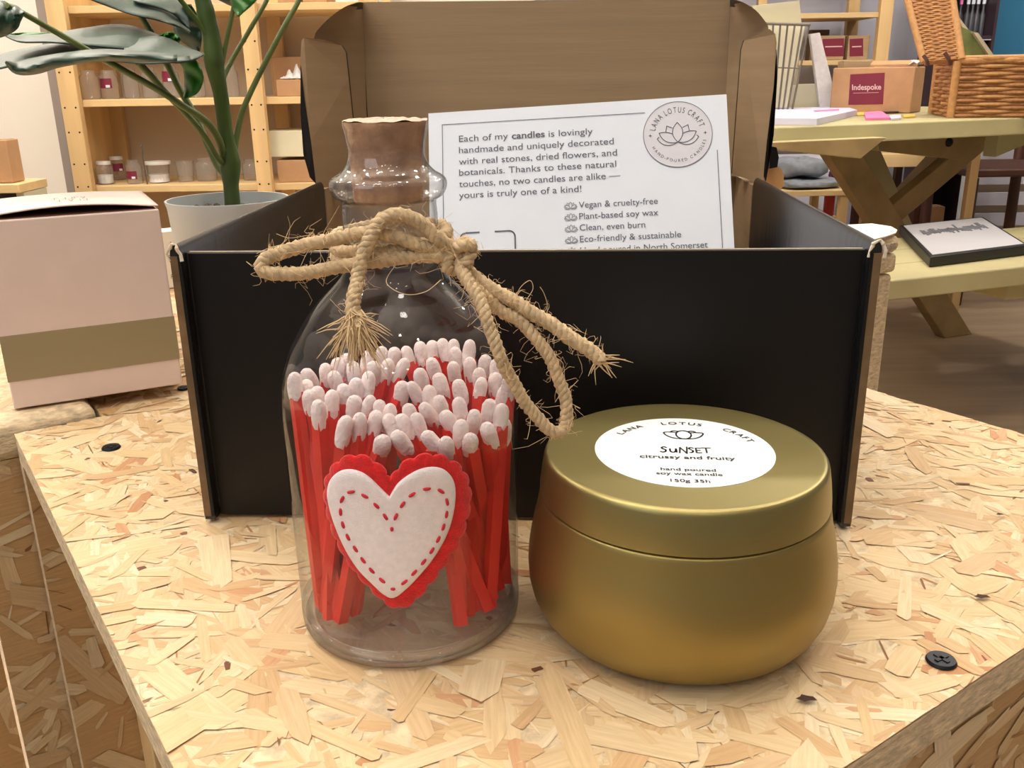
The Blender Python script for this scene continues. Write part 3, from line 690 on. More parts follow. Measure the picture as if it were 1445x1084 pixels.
def head_mesh(sd):
    r_=random.Random(sd);m=MB();n=12;pr=[(.0017,-.0034),(.0020,-.0028),(.0021,-.0012),(.00212,.0004),(.0020,.0018),(.0015,.0029),(.0008,.0034),(.0001,.0036)]
    vs=[];fs=[]
    for i,(r,z) in enumerate(pr):
        for k in range(n):
            a=2*PI*k/n;q=1+r_.uniform(-.05,.05);zz=z-(r_.uniform(0,.0012) if i==0 else 0);vs.append((r*q*math.cos(a),r*q*.92*math.sin(a),zz))
    for i in range(len(pr)-1):
        for k in range(n): fs.append((i*n+k,i*n+(k+1)%n,(i+1)*n+(k+1)%n,(i+1)*n+k))
    fs.append(tuple((len(pr)-1)*n+k for k in range(n)));m.add(vs,fs);return m
proto=thing('match','red match with a white head standing in the corked bottle','match',(0,0,0),'red matches in the bottle')
ps=stick_mesh().build('stick',RED,proto);phs=[]
heads=[head_mesh(i).build('head',HEAD,None,smooth=60) for i in range(5)]
hmeshes=[h.data for h in heads];adopt(heads[0],proto);ph=heads[0]
for h in heads[1:]: bpy.data.objects.remove(h)
part(ph,'white match head')
def matchy(py):   # nearer heads stand lower in the picture
    t=(632-py)/(632-495);return AY-.0275+.0555*t
for i,(zx,zy) in enumerate(H):
    px,py=390+zx/4.014,440+zy/4.014
    Y=matchy(py);
    P=W(px,py,Y);v=Vector((P.x-AX,P.y-AY,0));lim=.0295
    if v.length>lim:
        # slide along the view ray until it is inside the wall
        for s in range(60):
            Y+=.0007*(1 if P.y<AY else -1);P=W(px,py,Y);v=Vector((P.x-AX,P.y-AY,0))
            if v.length<lim: break
    P.z=max(.045,min(.082,P.z))
    lx=(P.x-AX)/.03;ly=(P.y-AY)/.03
    # feet fan out to the left and right, leaving a gap at the front
    if lx<.05+.1*rm.uniform(-1,1): a=math.radians(rm.uniform(150,236) if ly<.3 else rm.uniform(105,200))
    else: a=math.radians(rm.uniform(-58,20) if ly<.3 else rm.uniform(-30,75))
    R=.0284*rm.uniform(.74,1.0);F=Vector((AX+R*math.cos(a),AY+R*math.sin(a),.0084))
    if i==0: root,stk,hd=proto,ps,ph
    else:
        root=proto.copy();COL.objects.link(root);stk=ps.copy();COL.objects.link(stk);hd=ph.copy();COL.objects.link(hd)
        stk.parent=root;hd.parent=root
        hd.data=hmeshes[i%5]
    d=P-F;L=d.length;root.location=F;root.rotation_mode='QUATERNION';root.rotation_quaternion=d.to_track_quat('Z','Y')@Quaternion((0,0,1),rm.uniform(0,1.5))
    stk.matrix_parent_inverse=Matrix.Identity(4);hd.matrix_parent_inverse=Matrix.Identity(4)
    stk.scale=(1,1,L-.002);hd.location=(0,0,L);hd.scale=(rm.uniform(.94,1.1),)*2+(rm.uniform(.95,1.15),);hd.rotation_euler=(rm.gauss(0,.12),rm.gauss(0,.12),rm.uniform(0,6))
# ------------------------------------------------------------------ gold candle tin
TX,TY=.0474,.2336
tin=thing('candle_tin','squat satin gold candle tin with a round white label on its lid','candle tin',(TX,TY,.0008))
pr=[(.0004,.0012),(.030,.0012),(.0335,.0010),(.0362,.0016),(.0385,.0032),(.0405,.0058),(.0422,.0096),(.0432,.0140),(.04345,.0185),(.0432,.0230),(.0426,.0270),(.0417,.0315),(.0408,.0350),(.0403,.0380),(.0401,.0394),(.0398,.0398),(.0390,.0400),(.0004,.0400)]
mb=MB();mb.lathe(TX,TY,pr,128,cap0=True,cap1=True);mb.build('body',GOLD,tin,smooth=50)
pl=[(.0004,.0402),(.0397,.0402),(.0400,.0405),(.0399,.0425),(.0394,.0465),(.0388,.0502),(.0386,.0509),(.0382,.0515),(.0376,.0518),(.0368,.0518),(.0360,.0517),(.0004,.0517)]
mb=MB();mb.lathe(TX,TY,pl,128,cap0=True,cap1=True);tl=mb.build('lid',GOLDL,tin,smooth=40)
ph_=math.radians(-6.3);LR=.0246
def lab(u,v,h=.05195):   # millimetres from the label centre
    return Vector((TX+(u*math.cos(ph_)-v*math.sin(ph_))*.001,TY+(u*math.sin(ph_)+v*math.cos(ph_))*.001,h))
mb=MB();mb.lathe(TX,TY,[(.0004,.0517),(LR,.0517),(LR,.05182),(.0004,.05185)],96,cap0=True,cap1=True)
lb=mb.build('label',LABELW,tl,smooth=40);part(lb,'round white paper label')
mb=MB();fl=lambda u,v:lab(u,v,.05197)
def lw2(xa,ya): # world mm -> label coords
    dx_,dy_=xa-TX*1000,ya-TY*1000;return (dx_*math.cos(ph_)+dy_*math.sin(ph_),-dx_*math.sin(ph_)+dy_*math.cos(ph_))
put_text(mb,'citrussy and fruity',fl,*lw2(34.42,228.3),25.6,3.2,bold=.016)
put_text(mb,'hand poured',fl,*lw2(38.72,219.8),14.4,2.6,bold=.016)
put_text(mb,'soy wax candle',fl,*lw2(37.22,217.2),17.0,2.6,bold=.016)
put_text(mb,'150g 35h',fl,*lw2(40.07,212.5),10.1,2.6,bold=.016)
arc_text(mb,'LANA',fl,0,0,19.6,150,122,2.9,bold=.01,xs=1.15);arc_text(mb,'LOTUS',fl,0,0,19.2,106,70,2.9,bold=.01,xs=1.15);arc_text(mb,'CRAFT',fl,0,0,19.6,53,19,2.9,bold=.01,xs=1.15)
# hand-drawn word
su,sv=lw2(40.87,231.9)
sk=[[(1.6,3.4),(.9,3.9),(.2,3.2),(.6,2.4),(1.3,1.7),(1.2,.6),(.4,.1),(-.2,.5)],[(2.6,2.6),(2.6,.9),(3.2,.2),(4.0,.7),(4.3,2.7),(4.4,.2)],[(5.2,-.2),(5.5,3.7),(7.2,-.4),(7.5,4.2)],[(9.3,3.4),(8.5,3.8),(8.0,3.1),(8.6,2.2),(9.1,1.4),(8.8,.5),(8.1,.2)],[(11.3,3.6),(10.0,3.5),(10.0,.3),(11.4,.3)],[(10.0,2.0),(11.1,2.0)],[(11.7,3.8),(14.2,3.9)],[(12.9,3.8),(12.9,.3)]]
for s in sk:
    s3=[Vector((x,y,0)) for x,y in s];s3=smoothpath(s3,4) if len(s)>4 else s3
    ribbon(mb,[(su+p.x*.96,sv+p.y) for p in s3],fl,.50)
# lotus of rounded petals
lu,lv=lw2(49.3,244.4)
g=lambda u,v:fl(lu+u,lv+v)
ribbon(mb,[(2.15*math.cos(t*PI/20),3.2*math.sin(t*PI/20)+.1) for t in range(40)],g,.46,closed=True)
for e in(-1,1):
    ribbon(mb,bez((e*1.9,1.7),(e*4.6,2.2),(e*5.8,2.0),(e*5.6,.9))+bez((e*5.6,.9),(e*4.8,-2.2),(e*2.2,-3.4),(0,-3.0)),g,.46)
    ribbon(mb,bez((e*1.4,2.5),(e*2.2,3.3),(e*3.2,3.3),(e*3.6,2.0)),g,.46)
mb.build('label_print',INK_D,lb,fixn=False)
# ------------------------------------------------------------------ pink candle box
A=Z(20,578,HZ+.0012);B=Z(258,542,HZ+.0012);PX=(B-A);PX.z=0;pw=PX.length;PX.normalize();PY=Vector((-PX.y,PX.x,0))
hh=W(222,292,B.y).z-HZ-.0012;pd=.072
pb=thing('gift_box','pale pink carton with a gold band and a bowed open flap on top','box',A+PX*pw/2+PY*pd/2)
mb=MB();mb.obox(A,PX*pw,PY*pd,EZ*(hh-.001));mb.build('carton',PINK,pb,bevel=.0008)
mb=MB();mb.obox(A+PX*.0015+PY*.001+EZ*(hh-.001),PX*(pw-.003),PY*(pd-.002),EZ*.0004);mb.build('inside',GAP_SHADE,pb)  # dark sheet standing for the shade below the bowed flap
z1,z2=W(245,446,B.y).z,W(256,506,B.y).z
mb=MB();mb.obox(Vector((A.x,A.y,z2))-PX*.0003-PY*.0003,PX*(pw+.0006),PY*(pd+.0006),EZ*(z1-z2));part(mb.build('band',BAND,pb),'matt gold band')
mb=MB()
def flap(u,v): return A+PX*(pw*u)+PY*(.0006+pd*.985*v)+EZ*(hh+.0004+.0015*math.sin(PI*min(1,max(0,u)))*(1-v)**1.3+.0015*math.sin(PI*u))
mb.grid(flap,24,10);fo=mb.build('top_flap',PINK,pb,smooth=60,solid=.0006)
mb=MB();T0=Z(78,287,hh+HZ+.004)
ff=lambda u,v:Vector((T0.x,T0.y,0))+PX*(u*.001)+PY*(v*.004)+EZ*flap(max(0,min(1,(T0-A).dot(PX)/pw+u*.001/pw)),max(0,min(1,(T0-A).dot(PY)/pd+v*.004/pd))).z+EZ*.0008
rr=random.Random(3)
for row in range(2):
    for c in range(5):
        if (row,c) in((1,1),): continue
        x=c*3.0;y=2.6-row*3.2;k=rr.randrange(3)
        ribbon(mb,[(x,y),(x,y+2.2),(x+1.9,y+2.2)] if k==0 else [(x,y+2.2),(x+.9,y),(x+1.9,y+2.2)] if k==1 else [(x,y),(x+2,y),(x+2,y+2.2)],ff,.32)
mb.build('faint_print',INK,fo,fixn=False)
# small white printed pack between the pink box and the pot
q0=Z(234,410,-.001);q1=Z(262,406,-.001)
zt=W(240,330,q0.y).z
sp=thing('printed_pack','narrow white pack with small printed letters between pink box and plant pot','pack',q0)
dxp=(q1-q0);dxp.z=0
mb=MB();mb.obox(q0+EZ*.0012-dxp*.3,dxp*1.3,Vector((-.004,.02,0)),EZ*(zt+.001));mb.build('carton',WHITEP,sp,bevel=.0006)
mb=MB();fp=lambda u,v:W(u,v,q0.y)+Vector((0,-.0008,0))
hgt=lambda s,x,y,w,hh_:put_text(mb,s,lambda u,v:fp(x+u,y-v),0,0,w,hh_)
hgt('A',237,352,9,16);ribbon(mb,[(239,360),(246,360),(246,369),(240,369)],fp,.8,closed=True);ribbon(mb,[(240,364.5),(244,364.5)],fp,1.6);hgt('PA',242,393,9,9)
mb.build('pack_print',INK,sp,fixn=False)
# ------------------------------------------------------------------ potted plant
PC=W(321,280,.56);PZ=PC.z;PR=.0362
pt=thing('potted_plant','artificial monstera with big drooping leaves in a white plastic pot','plant',(PC.x,PC.y,0))
z0=.0006
mb=MB();mb.lathe(PC.x,PC.y,[(.0004,z0),(.0285,z0),(.0292,z0+.001),(PR-.001,PZ-.004),(PR,PZ-.001),(PR,PZ),(PR-.0012,PZ),(PR-.0016,PZ-.004),(PR-.002,PZ-.009),(.0004,PZ-.009)],72,cap0=True);mb.build('pot',POT,pt,smooth=45)
mb=MB();mb.lathe(PC.x,PC.y,[(.0004,PZ-.0082),(PR-.0022,PZ-.0084)],48,cap0=True)
rr=random.Random(6)
for _ in range(70):
    a=rr.uniform(0,2*PI);r=PR*.9*math.sqrt(rr.random());mb.ball((PC.x+r*math.cos(a),PC.y+r*math.sin(a),PZ-.0078),(rr.uniform(.0012,.003),rr.uniform(.0012,.003),.002),7,5)
mb.build('soil',SOIL,pt)
YP=.56
tr=[(328,292,11),(328,286,11),(326,262,10.5),(325,240,14),(325,228,14),(321,204,11),(317,180,10),(316,168,10),(311,131,10),(306,108,11.5),(303,95,12.5),(302,84,13.5),(298,50,11.5),(293,32,12),(290,15,11.5),(285,-5,10),(281,-40,9),(276,-80,7)]
mpp=(W(300,200,YP)-CP).dot(FW)/FPX
pts=[W(x,y,YP) for x,y,r in tr];rs=[r*mpp*1.02 for x,y,r in tr]
mb=MB();mb.tube(smoothpath(pts,5),[a for i in range(len(rs)-1) for a in [rs[i]*(1-k/5)+rs[i+1]*k/5 for k in range(5)]]+[rs[-1]],14);mb.build('stem',STEM,pt,smooth=60)
def petiole(p,Y0,Y1,r0,r1):
    n=len(p);P=[W(x,y,Y0+(Y1-Y0)*i/(n-1)) for i,(x,y) in enumerate(p)];Q=smoothpath(P,6);m=len(Q)
    mb=MB();mb.tube(Q,[(r0+(r1-r0)*i/(m-1))*mpp for i in range(m)],8);mb.build('petiole',PETIOLE,pt,smooth=60)
petiole([(318,232),(310,200),(297,178),(280,163),(262,152),(225,128),(170,97),(120,69),(75,43),(33,19),(10,8)],.56,.47,5.5,3)
petiole([(316,245),(306,232),(292,201),(274,161),(253,125),(240,98),(225,70),(210,40),(198,20),(190,5)],.56,.60,5,4.5)
petiole([(314,230),(305,220),(292,198),(271,170),(237,134),(213,107),(195,88)],.555,.52,4,4.5)
petiole([(331,225),(332,205),(341,161),(359,119),(387,64),(405,30),(420,4),(440,-40)],.56,.60,4.5,3.5)
petiole([(314,120),(317,106),(329,82),(350,46),(375,3),(395,-40)],.56,.59,3.5,3)
petiole([(310,100),(313,92),(319,61),(330,9),(338,-30)],.56,.57,3.5,3)
petiole([(306,70),(283,36),(266,14),(250,-6),(230,-30)],.56,.54,4,3.2)
def blades(lst,mats=LEAF,Y0=.5,name='leaf'):
    """one leaf of several lobes; each lobe a curved blade (px, py, half width, depth offset)"""
    mb=MB()
    for ctr,span,cam_ in lst:
        P=smoothpath([Vector(c[:3]) for c in ctr],5);n=len(P)
        D=smoothpath([Vector((c[3],0,0)) for c in ctr],5)
        def f(u,v):
            i=min(n-1,int(round(u*(n-1))));a=P[max(i-1,0)];b=P[min(i+1,n-1)];t=Vector((b.x-a.x,b.y-a.y)).normalized();q=Vector((-t.y,t.x));s=2*v-1
            h=max(.4,P[i].z)
            return W(P[i].x+q.x*h*s,P[i].y+q.y*h*s,Y0+D[i].x+span*s*min(1,h/8)+cam_*s*s*min(1,h/8)+.0016*math.sin(u*17+s*3))
        mb.grid(f,n-1,8)
    return mb.build(name,mats,pt,smooth=60,solid=.0007)
blades([([(262,72,4,.02),(215,60,13,.02),(170,52,17,.015),(120,52,12,.01),(70,54,6,0),(30,55,4.5,0),(8,50,1,0)],.03,.006),
        ([(268,78,8,0),(205,76,14,0),(140,70,14,0),(80,72,11,0),(30,80,10,0),(0,88,9,0),(-25,100,3,0)],.035,.008),
        ([(175,68,8,-.005),(220,68,17,-.005),(258,77,12,-.005),(288,77,1,-.005)],-.02,.005)],LEAF,.52)
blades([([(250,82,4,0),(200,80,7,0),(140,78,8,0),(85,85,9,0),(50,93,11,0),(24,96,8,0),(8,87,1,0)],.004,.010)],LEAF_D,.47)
blades([([(110,50,1,0),(80,51,4,0),(40,50,4,0),(12,49,1,0)],.004,.003),([(225,52,2,0),(240,53,8,0),(252,60,6,0)],.004,.003)],LEAF_U,.55)
blades([([(255,84,4,0),(268,92,11,0),(274,110,13,0),(270,126,10,0),(260,139,1,0)],.006,.004)],LEAF_U,.515)
blades([([(100,-20,8,0),(150,-6,13,0),(190,6,15,0),(225,17,12,0),(250,30,7,0),(268,46,1,0)],-.025,.006),
        ([(190,-6,8,.01),(240,6,10,.01),(258,24,6,.01),(266,40,1,.01)],-.015,.004)],LEAF,.57)
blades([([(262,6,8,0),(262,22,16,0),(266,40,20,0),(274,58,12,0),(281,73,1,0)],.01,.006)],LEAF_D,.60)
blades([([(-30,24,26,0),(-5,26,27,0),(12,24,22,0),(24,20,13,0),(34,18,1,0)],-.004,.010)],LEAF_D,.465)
blades([([(350,-24,22,0),(343,-6,20,0),(339,8,13,0),(336,23,1,0)],.008,.004)],LEAF_U,.55)
blades([([(280,-30,14,0),(312,-12,12,0),(330,2,7,0),(345,10,1,0)],.01,.004)],LEAF,.58)
# ------------------------------------------------------------------ tall crate corner behind the box (right)
KC=W(1271,356,.60)
tc_=thing('osb_stand','tall strand board stand with rounded ledges behind the box at right','stand',Vector((KC.x,KC.y,FLOOR)))
def zat(px,py): 
    return onplane(px,py,KC,E2).z
zA,zB,zC=zat(1271,331),zat(1270,357),zat(1268,386)
O=Vector((KC.x,KC.y,0))
mb=MB();mb.obox(O-E1*.10-E2*.20+EZ*zB,E1*.10,E2*.20,EZ*(zA-zB));part(mb.build('upper_ledge',OSB_EDGE,tc_,bevel=.0055),'pale rounded ledge with printed code')
mb=MB();mb.obox(O-E1*.101-E2*.199+EZ*(zC+.001),E1*.10,E2*.198,EZ*(zB-zC-.0012));mb.build('lower_ledge',OSB_EDGE,tc_,bevel=.003)
mb=MB();mb.obox(O-E1*.021-E2*.05+EZ*FLOOR,E1*.0185,E2*.048,EZ*(zC-FLOOR));mb.build('post',OSB_EDGE,tc_,bevel=.003)
mb=MB();mb.obox(O-E1*.095-E2*.055+EZ*FLOOR,E1*.074,E2*.012,EZ*(zC-FLOOR));pp=mb.build('panel',OSB_EDGE,tc_)
osb_face('panel_strand_face',O-E1*.095-E2*.0425+EZ*FLOOR,E1,EZ,.074,zC-FLOOR,500,pp,seed=66,tone=.9)
mb=MB();put_text(mb,'EA 90',lambda u,v:O-E1*(.0225-u*.001)+E2*.0004+EZ*(zB+.0035+v*.001),0,0,15,6);mb.build('ledge_print',INK_L,tc_,fixn=False)
fo_=[Z(x,y,zA+.0006) for x,y in((1190,319),(1230,317),(1257,321),(1266,326),(1264,330),(1250,335),(1210,345))]
sh=MB().prism(fo_,EZ*.0008).build('flyer',WHITEP);tag(sh,'white printed flyer lying on the rounded ledge of the tall stand','flyer')
mb=MB();cf=Z(1240,326,zA+.0016);ribbon(mb,[Vector((cf.x+.008*math.cos(t*PI/12),cf.y+.008*math.sin(t*PI/12))) for t in range(24)],lambda u,v:Vector((u,v,zA+.0016)),.0005,closed=True);mb.build('oval_print',INK_L,sh,fixn=False)
# ================================================================== room
def wbox(name,x0,x1,y0,y1,z0,z1,m):
    return struct(MB().box(((x0+x1)/2,(y0+y1)/2,(z0+z1)/2),(x1-x0,y1-y0,z1-z0)).build(name,m))
wbox('floor',-5,6,-2.5,5.2,FLOOR-.05,FLOOR,FLOORM)
wbox('wall_left',-5,.1,3.42,3.52,FLOOR,2.0,WALLW)
wbox('wall_back',.1,6,4.9,5.0,FLOOR,2.0,WALLG)
xt=W(1404,40,4.5).x
wbox('wall_right',xt,xt+2.6,4.5,4.6,FLOOR,2.0,TEAL)
YS=3.0
xl=W(48,30,YS+.03).x;xr=W(72,30,YS+.03).x
wbox('trim_1',xl,xr+.01,YS+.06,YS+.16,FLOOR,1.2,GREYP)
# ------------------------------------------------------------------ pine shelving on the left
sx0,sx1=W(84.5,140,YS).x,W(110,140,YS).x
ux0,ux1=W(350,140,YS).x,W(372,140,YS).x
rk=thing('shelving_unit','tall pine shelving unit with glass jars behind the potted plant','shelving',((sx0+.2)/2,YS+.18,FLOOR))
xend=-.45
for x0,x1 in((sx0,sx1),(ux0,ux1),(xend,xend+.06)):
    MB().box(((x0+x1)/2,YS+.015,(FLOOR+.75)/2),(x1-x0,.03,.75-FLOOR)).build('upright',PINE,rk,bevel=.002)
    MB().box(((x0+x1)/2+.0,YS+.335,(FLOOR+.75)/2),(x1-x0,.03,.75-FLOOR)).build('upright',PINE,rk,bevel=.002)
    mb=MB()
    for py in(60,100,150,185,230,262):
        for dx in(.2,.8):
            p=Vector((x0+(x1-x0)*dx,YS-.0004,W(230,py,YS).z));mb.ball(p,(.003,.0012,.003),8,5)
    mb.build('screw_heads',SCREW,rk)
SH=[W(230,5,YS).z,W(230,139.5,YS).z,W(230,263,YS).z,W(230,263,YS).z-.30]
for z in SH:
    MB().box(((sx0+.012+xend+.03)/2,YS+.19,z-.011),(xend+.03-sx0,.31,.022)).build('shelf',PINE_H,rk,bevel=.002)
MB().box((sx0+.008,YS+.18,(FLOOR+.75)/2),(.012,.29,.75-FLOOR)).build('side_panel',PINE,rk)
MB().box(((sx0+xend)/2,YS+.362,(FLOOR+.75)/2),(xend-sx0+.06,.012,.75-FLOOR)).build('backboard',BACKB,rk)
def jar(px,pw,ptop,z,Y,label,lid=None,tagm=None,tagp=(0,0),group=None,shape=0,fill=None):
    c=W(px,200,Y);k=(c-CP).dot(FW)/FPX;r=pw*k/2;top=W(px,ptop,Y).z;h=max(.05,top-z)
    j=thing('glass_jar',label,'jar',(c.x,Y,z),group);x=c.x;z+=.0006
    if shape==0: pf=[(.0005,z),(r*.9,z),(r,z+h*.06),(r,z+h*.70),(r*.92,z+h*.78),(r*.74,z+h*.84),(r*.74,z+h*.97)]
    else: pf=[(.0005,z),(r*.8,z),(r*.84,z+h*.05),(r,z+h*.9),(r*1.04,z+h*.95)]
    m=MB();m.lathe(x,Y,pf,24,cap0=True);m.build('jar_body',JAR,j,smooth=50)
    if lid:
        rr=r*(.82 if shape==0 else 1.12);m=MB();m.lathe(x,Y,[(.0005,z+h*.86),(rr,z+h*.86),(rr*1.03,z+h*.9),(rr,z+h*1.0),(.0005,z+h*1.01)],24,cap0=True,cap1=True);part(m.build('lid',lid,j,smooth=40),'jar lid')
    if tagm:
        m=MB();w,hh_=r*.75,h*.22;cz=z+h*(.45+tagp[1]);
        m.grid(lambda u,v:(x+(r+.002)*math.sin((u-.5)*1.3+tagp[0]),Y-(r+.002)*math.cos((u-.5)*1.3+tagp[0]),cz+(v-.5)*hh_*1.5),8,2)
        t=m.build('jar_label',tagm,j);part(t,'maroon paper label')
        m=MB();m.box((x+(r+.004)*math.sin(tagp[0]+.25),Y-(r+.004)*math.cos(tagp[0]+.25),cz-hh_*.45),(r*.45,.002,hh_*.4));part(m.build('price_sticker',PAPER,t),'small white price sticker')
    if fill:
        m=MB();m.lathe(x,Y,[(.0005,z+.003),(r*.86,z+.003),(r*.88,z+h*.4),(.0005,z+h*.42)],20);m.build('filling',fill,j,smooth=40)
    return j
zB,zM,zT=SH[2],SH[1],SH[0]
GL='jars on the lower pine shelf';GM='jars on the middle pine shelf'
jar(141,24,228,zB,3.10,'white-lidded jar on the lower shelf, next to the left upright',LID_W,group=GL,fill=TISSUE)
jar(160,21,221,zB,3.24,'white-lidded jar with maroon tag behind two jars on the lower shelf',LID_W,MAROON,(.5,.1),GL)
jar(183,22,225,zB,3.10,'clear jar with maroon label on the lower shelf',None,MAROON,(0,-.08),GL)
jar(218,32,228,zB,3.12,'wide tapered tub with clip-on white lid on the lower shelf',LID_W,group=GL,shape=1,fill=TISSUE)
jar(256,25,226,zB,3.14,'empty tumbler beside the wide lidded tub on the lower shelf',None,group=GL,shape=1)
jar(286,30,222,zB,3.16,'large cloudy jar left of the plant stem on the lower shelf',None,group=GL)
jar(351,26,224,zB,3.16,'cloudy jar between plant stem and second upright on the lower shelf',None,group=GL)
jar(139,26,98,zM,3.10,'clear jar on the middle shelf, next to the left upright',None,group=GM)
jar(166,25,98,zM,3.12,'clear jar with maroon label on the middle shelf under the drooping leaf',None,MAROON,(0,.08),GM)
jar(196,21,96,zM,3.16,'narrow clear jar behind the lowest leaf stalk on the middle shelf',None,group=GM)
jar(222,22,94,zM,3.14,'clear jar between two leaf stalks on the middle shelf',None,group=GM)
jar(252,23,93,zM,3.12,'clear jar with maroon tag beside the bright green leaf tip',None,MAROON,(0,.22),GM)
jar(286,24,95,zM,3.14,'clear jar just left of the plant stem on the middle shelf',None,group=GM)
jar(335,20,91,zM,3.14,'clear jar right of the plant stem on the middle shelf',None,group=GM)
# dark string tag among the jars
mb=MB();mb.tube([W(199,203,3.07),W(201,212,3.07),W(202,224,3.07)],.003,6);mb.build('tag_cord',STRING)
o=bpy.data.objects['tag_cord'];tag(o,'short dark twig standing by the wide tub on the lower shelf','twig');o.name='dried_twig'
o.data.name='dried_twig'
mb=MB();b=W(202,224,3.07);mb.tube([b,Vector((b.x+.002,b.y,zB+.0004))],.0025,6)
for v in mb.v: pass
mb.build('twig_stem',STRING,o)
def carton(name,label,cat,pxs,Y,dy,m=KRAFT_L,group=None,zbase=None,bev=.002):
    (x0,y0,x1,y1)=pxs;a=W(x0,y1,Y);b=W(x1,y0,Y)
    z0=a.z if zbase is None else zbase
    t=thing(name,label,cat,((a.x+b.x)/2,Y+dy/2,z0),group)
    h=b.z-z0
    MB().box(((a.x+b.x)/2,Y+dy/2,z0+h/2+.0004),(b.x-a.x,dy,h)).build('body',m,t,bevel=bev)
    MB().box(((a.x+b.x)/2,Y+dy/2,z0+h+.0012),(b.x-a.x-.004,.035,.0012)).build('tape',KRAFT,t)
    return t
c1=carton('open_carton','small open kraft carton with white tissue on the middle shelf right bay','carton',(391,112,440,134),3.06,.16,zbase=zM)
mb=MB();rr=random.Random(2);a=W(391,112,3.06);b=W(440,112,3.06)
mb.grid(lambda u,v:(a.x+.006+(b.x-a.x-.012)*u,3.068+.14*v,a.z+.002+.03*math.sin(PI*u)*math.sin(PI*v)*(1+.5*math.sin(23*u+9*v))+.006*math.sin(31*u)*math.sin(27*v)),22,10);t=mb.build('tissue_paper',TISSUE,smooth=80,solid=.001)
tag(t,'crumpled white tissue spilling from the kraft carton on the shelf','tissue paper')
carton('carton','taller brown carton behind the tissue-filled one on the middle shelf','carton',(388,80,445,137),3.23,.08,zbase=zM)
carton('carton','kraft carton on the lower shelf right bay beneath the cream slab','carton',(393,226,445,258),3.06,.16,zbase=zB)
sl=carton('foam_slab','cream slab-shaped pack above the kraft carton on the lower shelf','pack',(380,184,445,222),3.07,.20,CREAM)
sl.location.z=sl.location.z
carton('carton','first small carton on the top shelf right bay','carton',(392,-16,424,3),3.05,.15,zbase=zT)
carton('carton','second small carton on the top shelf right bay','carton',(427,-16,460,3),3.05,.15,zbase=zT)
carton('carton','white carton on the top shelf behind the brown lid corner','carton',(474,-14,530,3),3.06,.15,TISSUE,zbase=zT)
# side table with carton at far left
YT=2.35;zt_=W(0,260,YT).z;xe=W(26,262,YT).x
st_=thing('side_table','pale wooden side table against the cream wall at far left','table',(xe-.3,YT+.2,FLOOR))
MB().box((xe-.30,YT+.075,zt_-.012),(.60,.15,.022)).build('tabletop',PINE_H,st_,bevel=.002)
MB().obox(Vector((xe-.02,YT+.02,FLOOR)),Vector((.02,0,0)),Vector((0,.12,0)),EZ*(zt_-.024-FLOOR)).build('side_panel',BOARD,st_)
MB().obox(Vector((xe-.58,YT+.02,FLOOR)),Vector((.02,0,0)),Vector((0,.12,0)),EZ*(zt_-.024-FLOOR)).build('side_panel',BOARD,st_)
mb=MB();mb.add([Vector((xe-.56,YT+.13,FLOOR)),Vector((xe-.02,YT+.13,FLOOR)),Vector((xe-.02,YT+.13,zt_-.025)),Vector((xe-.56,YT+.13,zt_-.025))],[(0,1,2,3)]);mb.build('back_panel',INK_D,st_,solid=.01)  # near-black sheet added for the shade under the tabletop
carton('carton','brown carton standing on the side table by the cream wall','carton',(-70,198,8,258),YT+.03,.06,zbase=zt_)
# ------------------------------------------------------------------ picnic table (right)
PA=Z(1093,180,.03);PB=Z(1444,166,.03);TXv=(PB-PA);TXv.z=0;TXv.normalize();TN=Vector((-TXv.y,TXv.x,0));zt=.03
pc=thing('picnic_table','pale timber picnic table with crossed legs holding boxes and a wicker hamper','table',(PA.x+.6,PA.y+.8,FLOOR))
for i in range(6):
    MB().obox(PA-TXv*.12+TN*(i*.146)-EZ*.045,TXv*1.46,TN*.141,EZ*.045).build('plank',TREATED,pc,bevel=.004)
def onT(px,py,d): return onplane(px,py,PA+TN*d,TN)
def tprism(pxs,d,th,name,m,parent=pc,bev=.002): return MB().prism([onT(x,y,d) for x,y in pxs],TN*th,0,0,1).build(name,m,parent,bevel=bev)
f0=Z(1353,475,FLOOR);dL=(f0-PA).dot(TN)
zu=-.0155
def legpts(top,foot,w,d,z1=None):
    # a straight leg board in the trestle plane between two picture points
    a=onT(*top,d);b=onT(*foot,d);a.z=zt-.046 if z1 is None else z1;b.z=FLOOR+.0005;return [a-TXv*w/2,a+TXv*w/2,b+TXv*w/2,b-TXv*w/2]
def legx(top,foot,w,d,th,m): return MB().prism(legpts(top,foot,w,d),TN*th).build('leg',m,pc,bevel=.003)
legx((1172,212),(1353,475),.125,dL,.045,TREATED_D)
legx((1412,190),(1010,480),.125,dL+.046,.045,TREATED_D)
legx((1206,212),(1330,395),.11,dL+.30,.045,TREATED)
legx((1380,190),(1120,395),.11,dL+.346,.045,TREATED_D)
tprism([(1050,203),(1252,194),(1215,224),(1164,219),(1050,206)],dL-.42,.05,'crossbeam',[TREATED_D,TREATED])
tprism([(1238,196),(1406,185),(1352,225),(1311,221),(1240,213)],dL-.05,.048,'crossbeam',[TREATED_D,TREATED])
tprism([(1410,184),(1470,182),(1445,205),(1405,222)],dL-.2,.048,'crossbeam',TREATED)
mb=MB()
for q in((1339,201),):
    c=onT(*q,dL-.052);mb.ball(c,(.014,.006,.014),12,6)
mb.build('bolt',SCREW,pc,smooth=40)
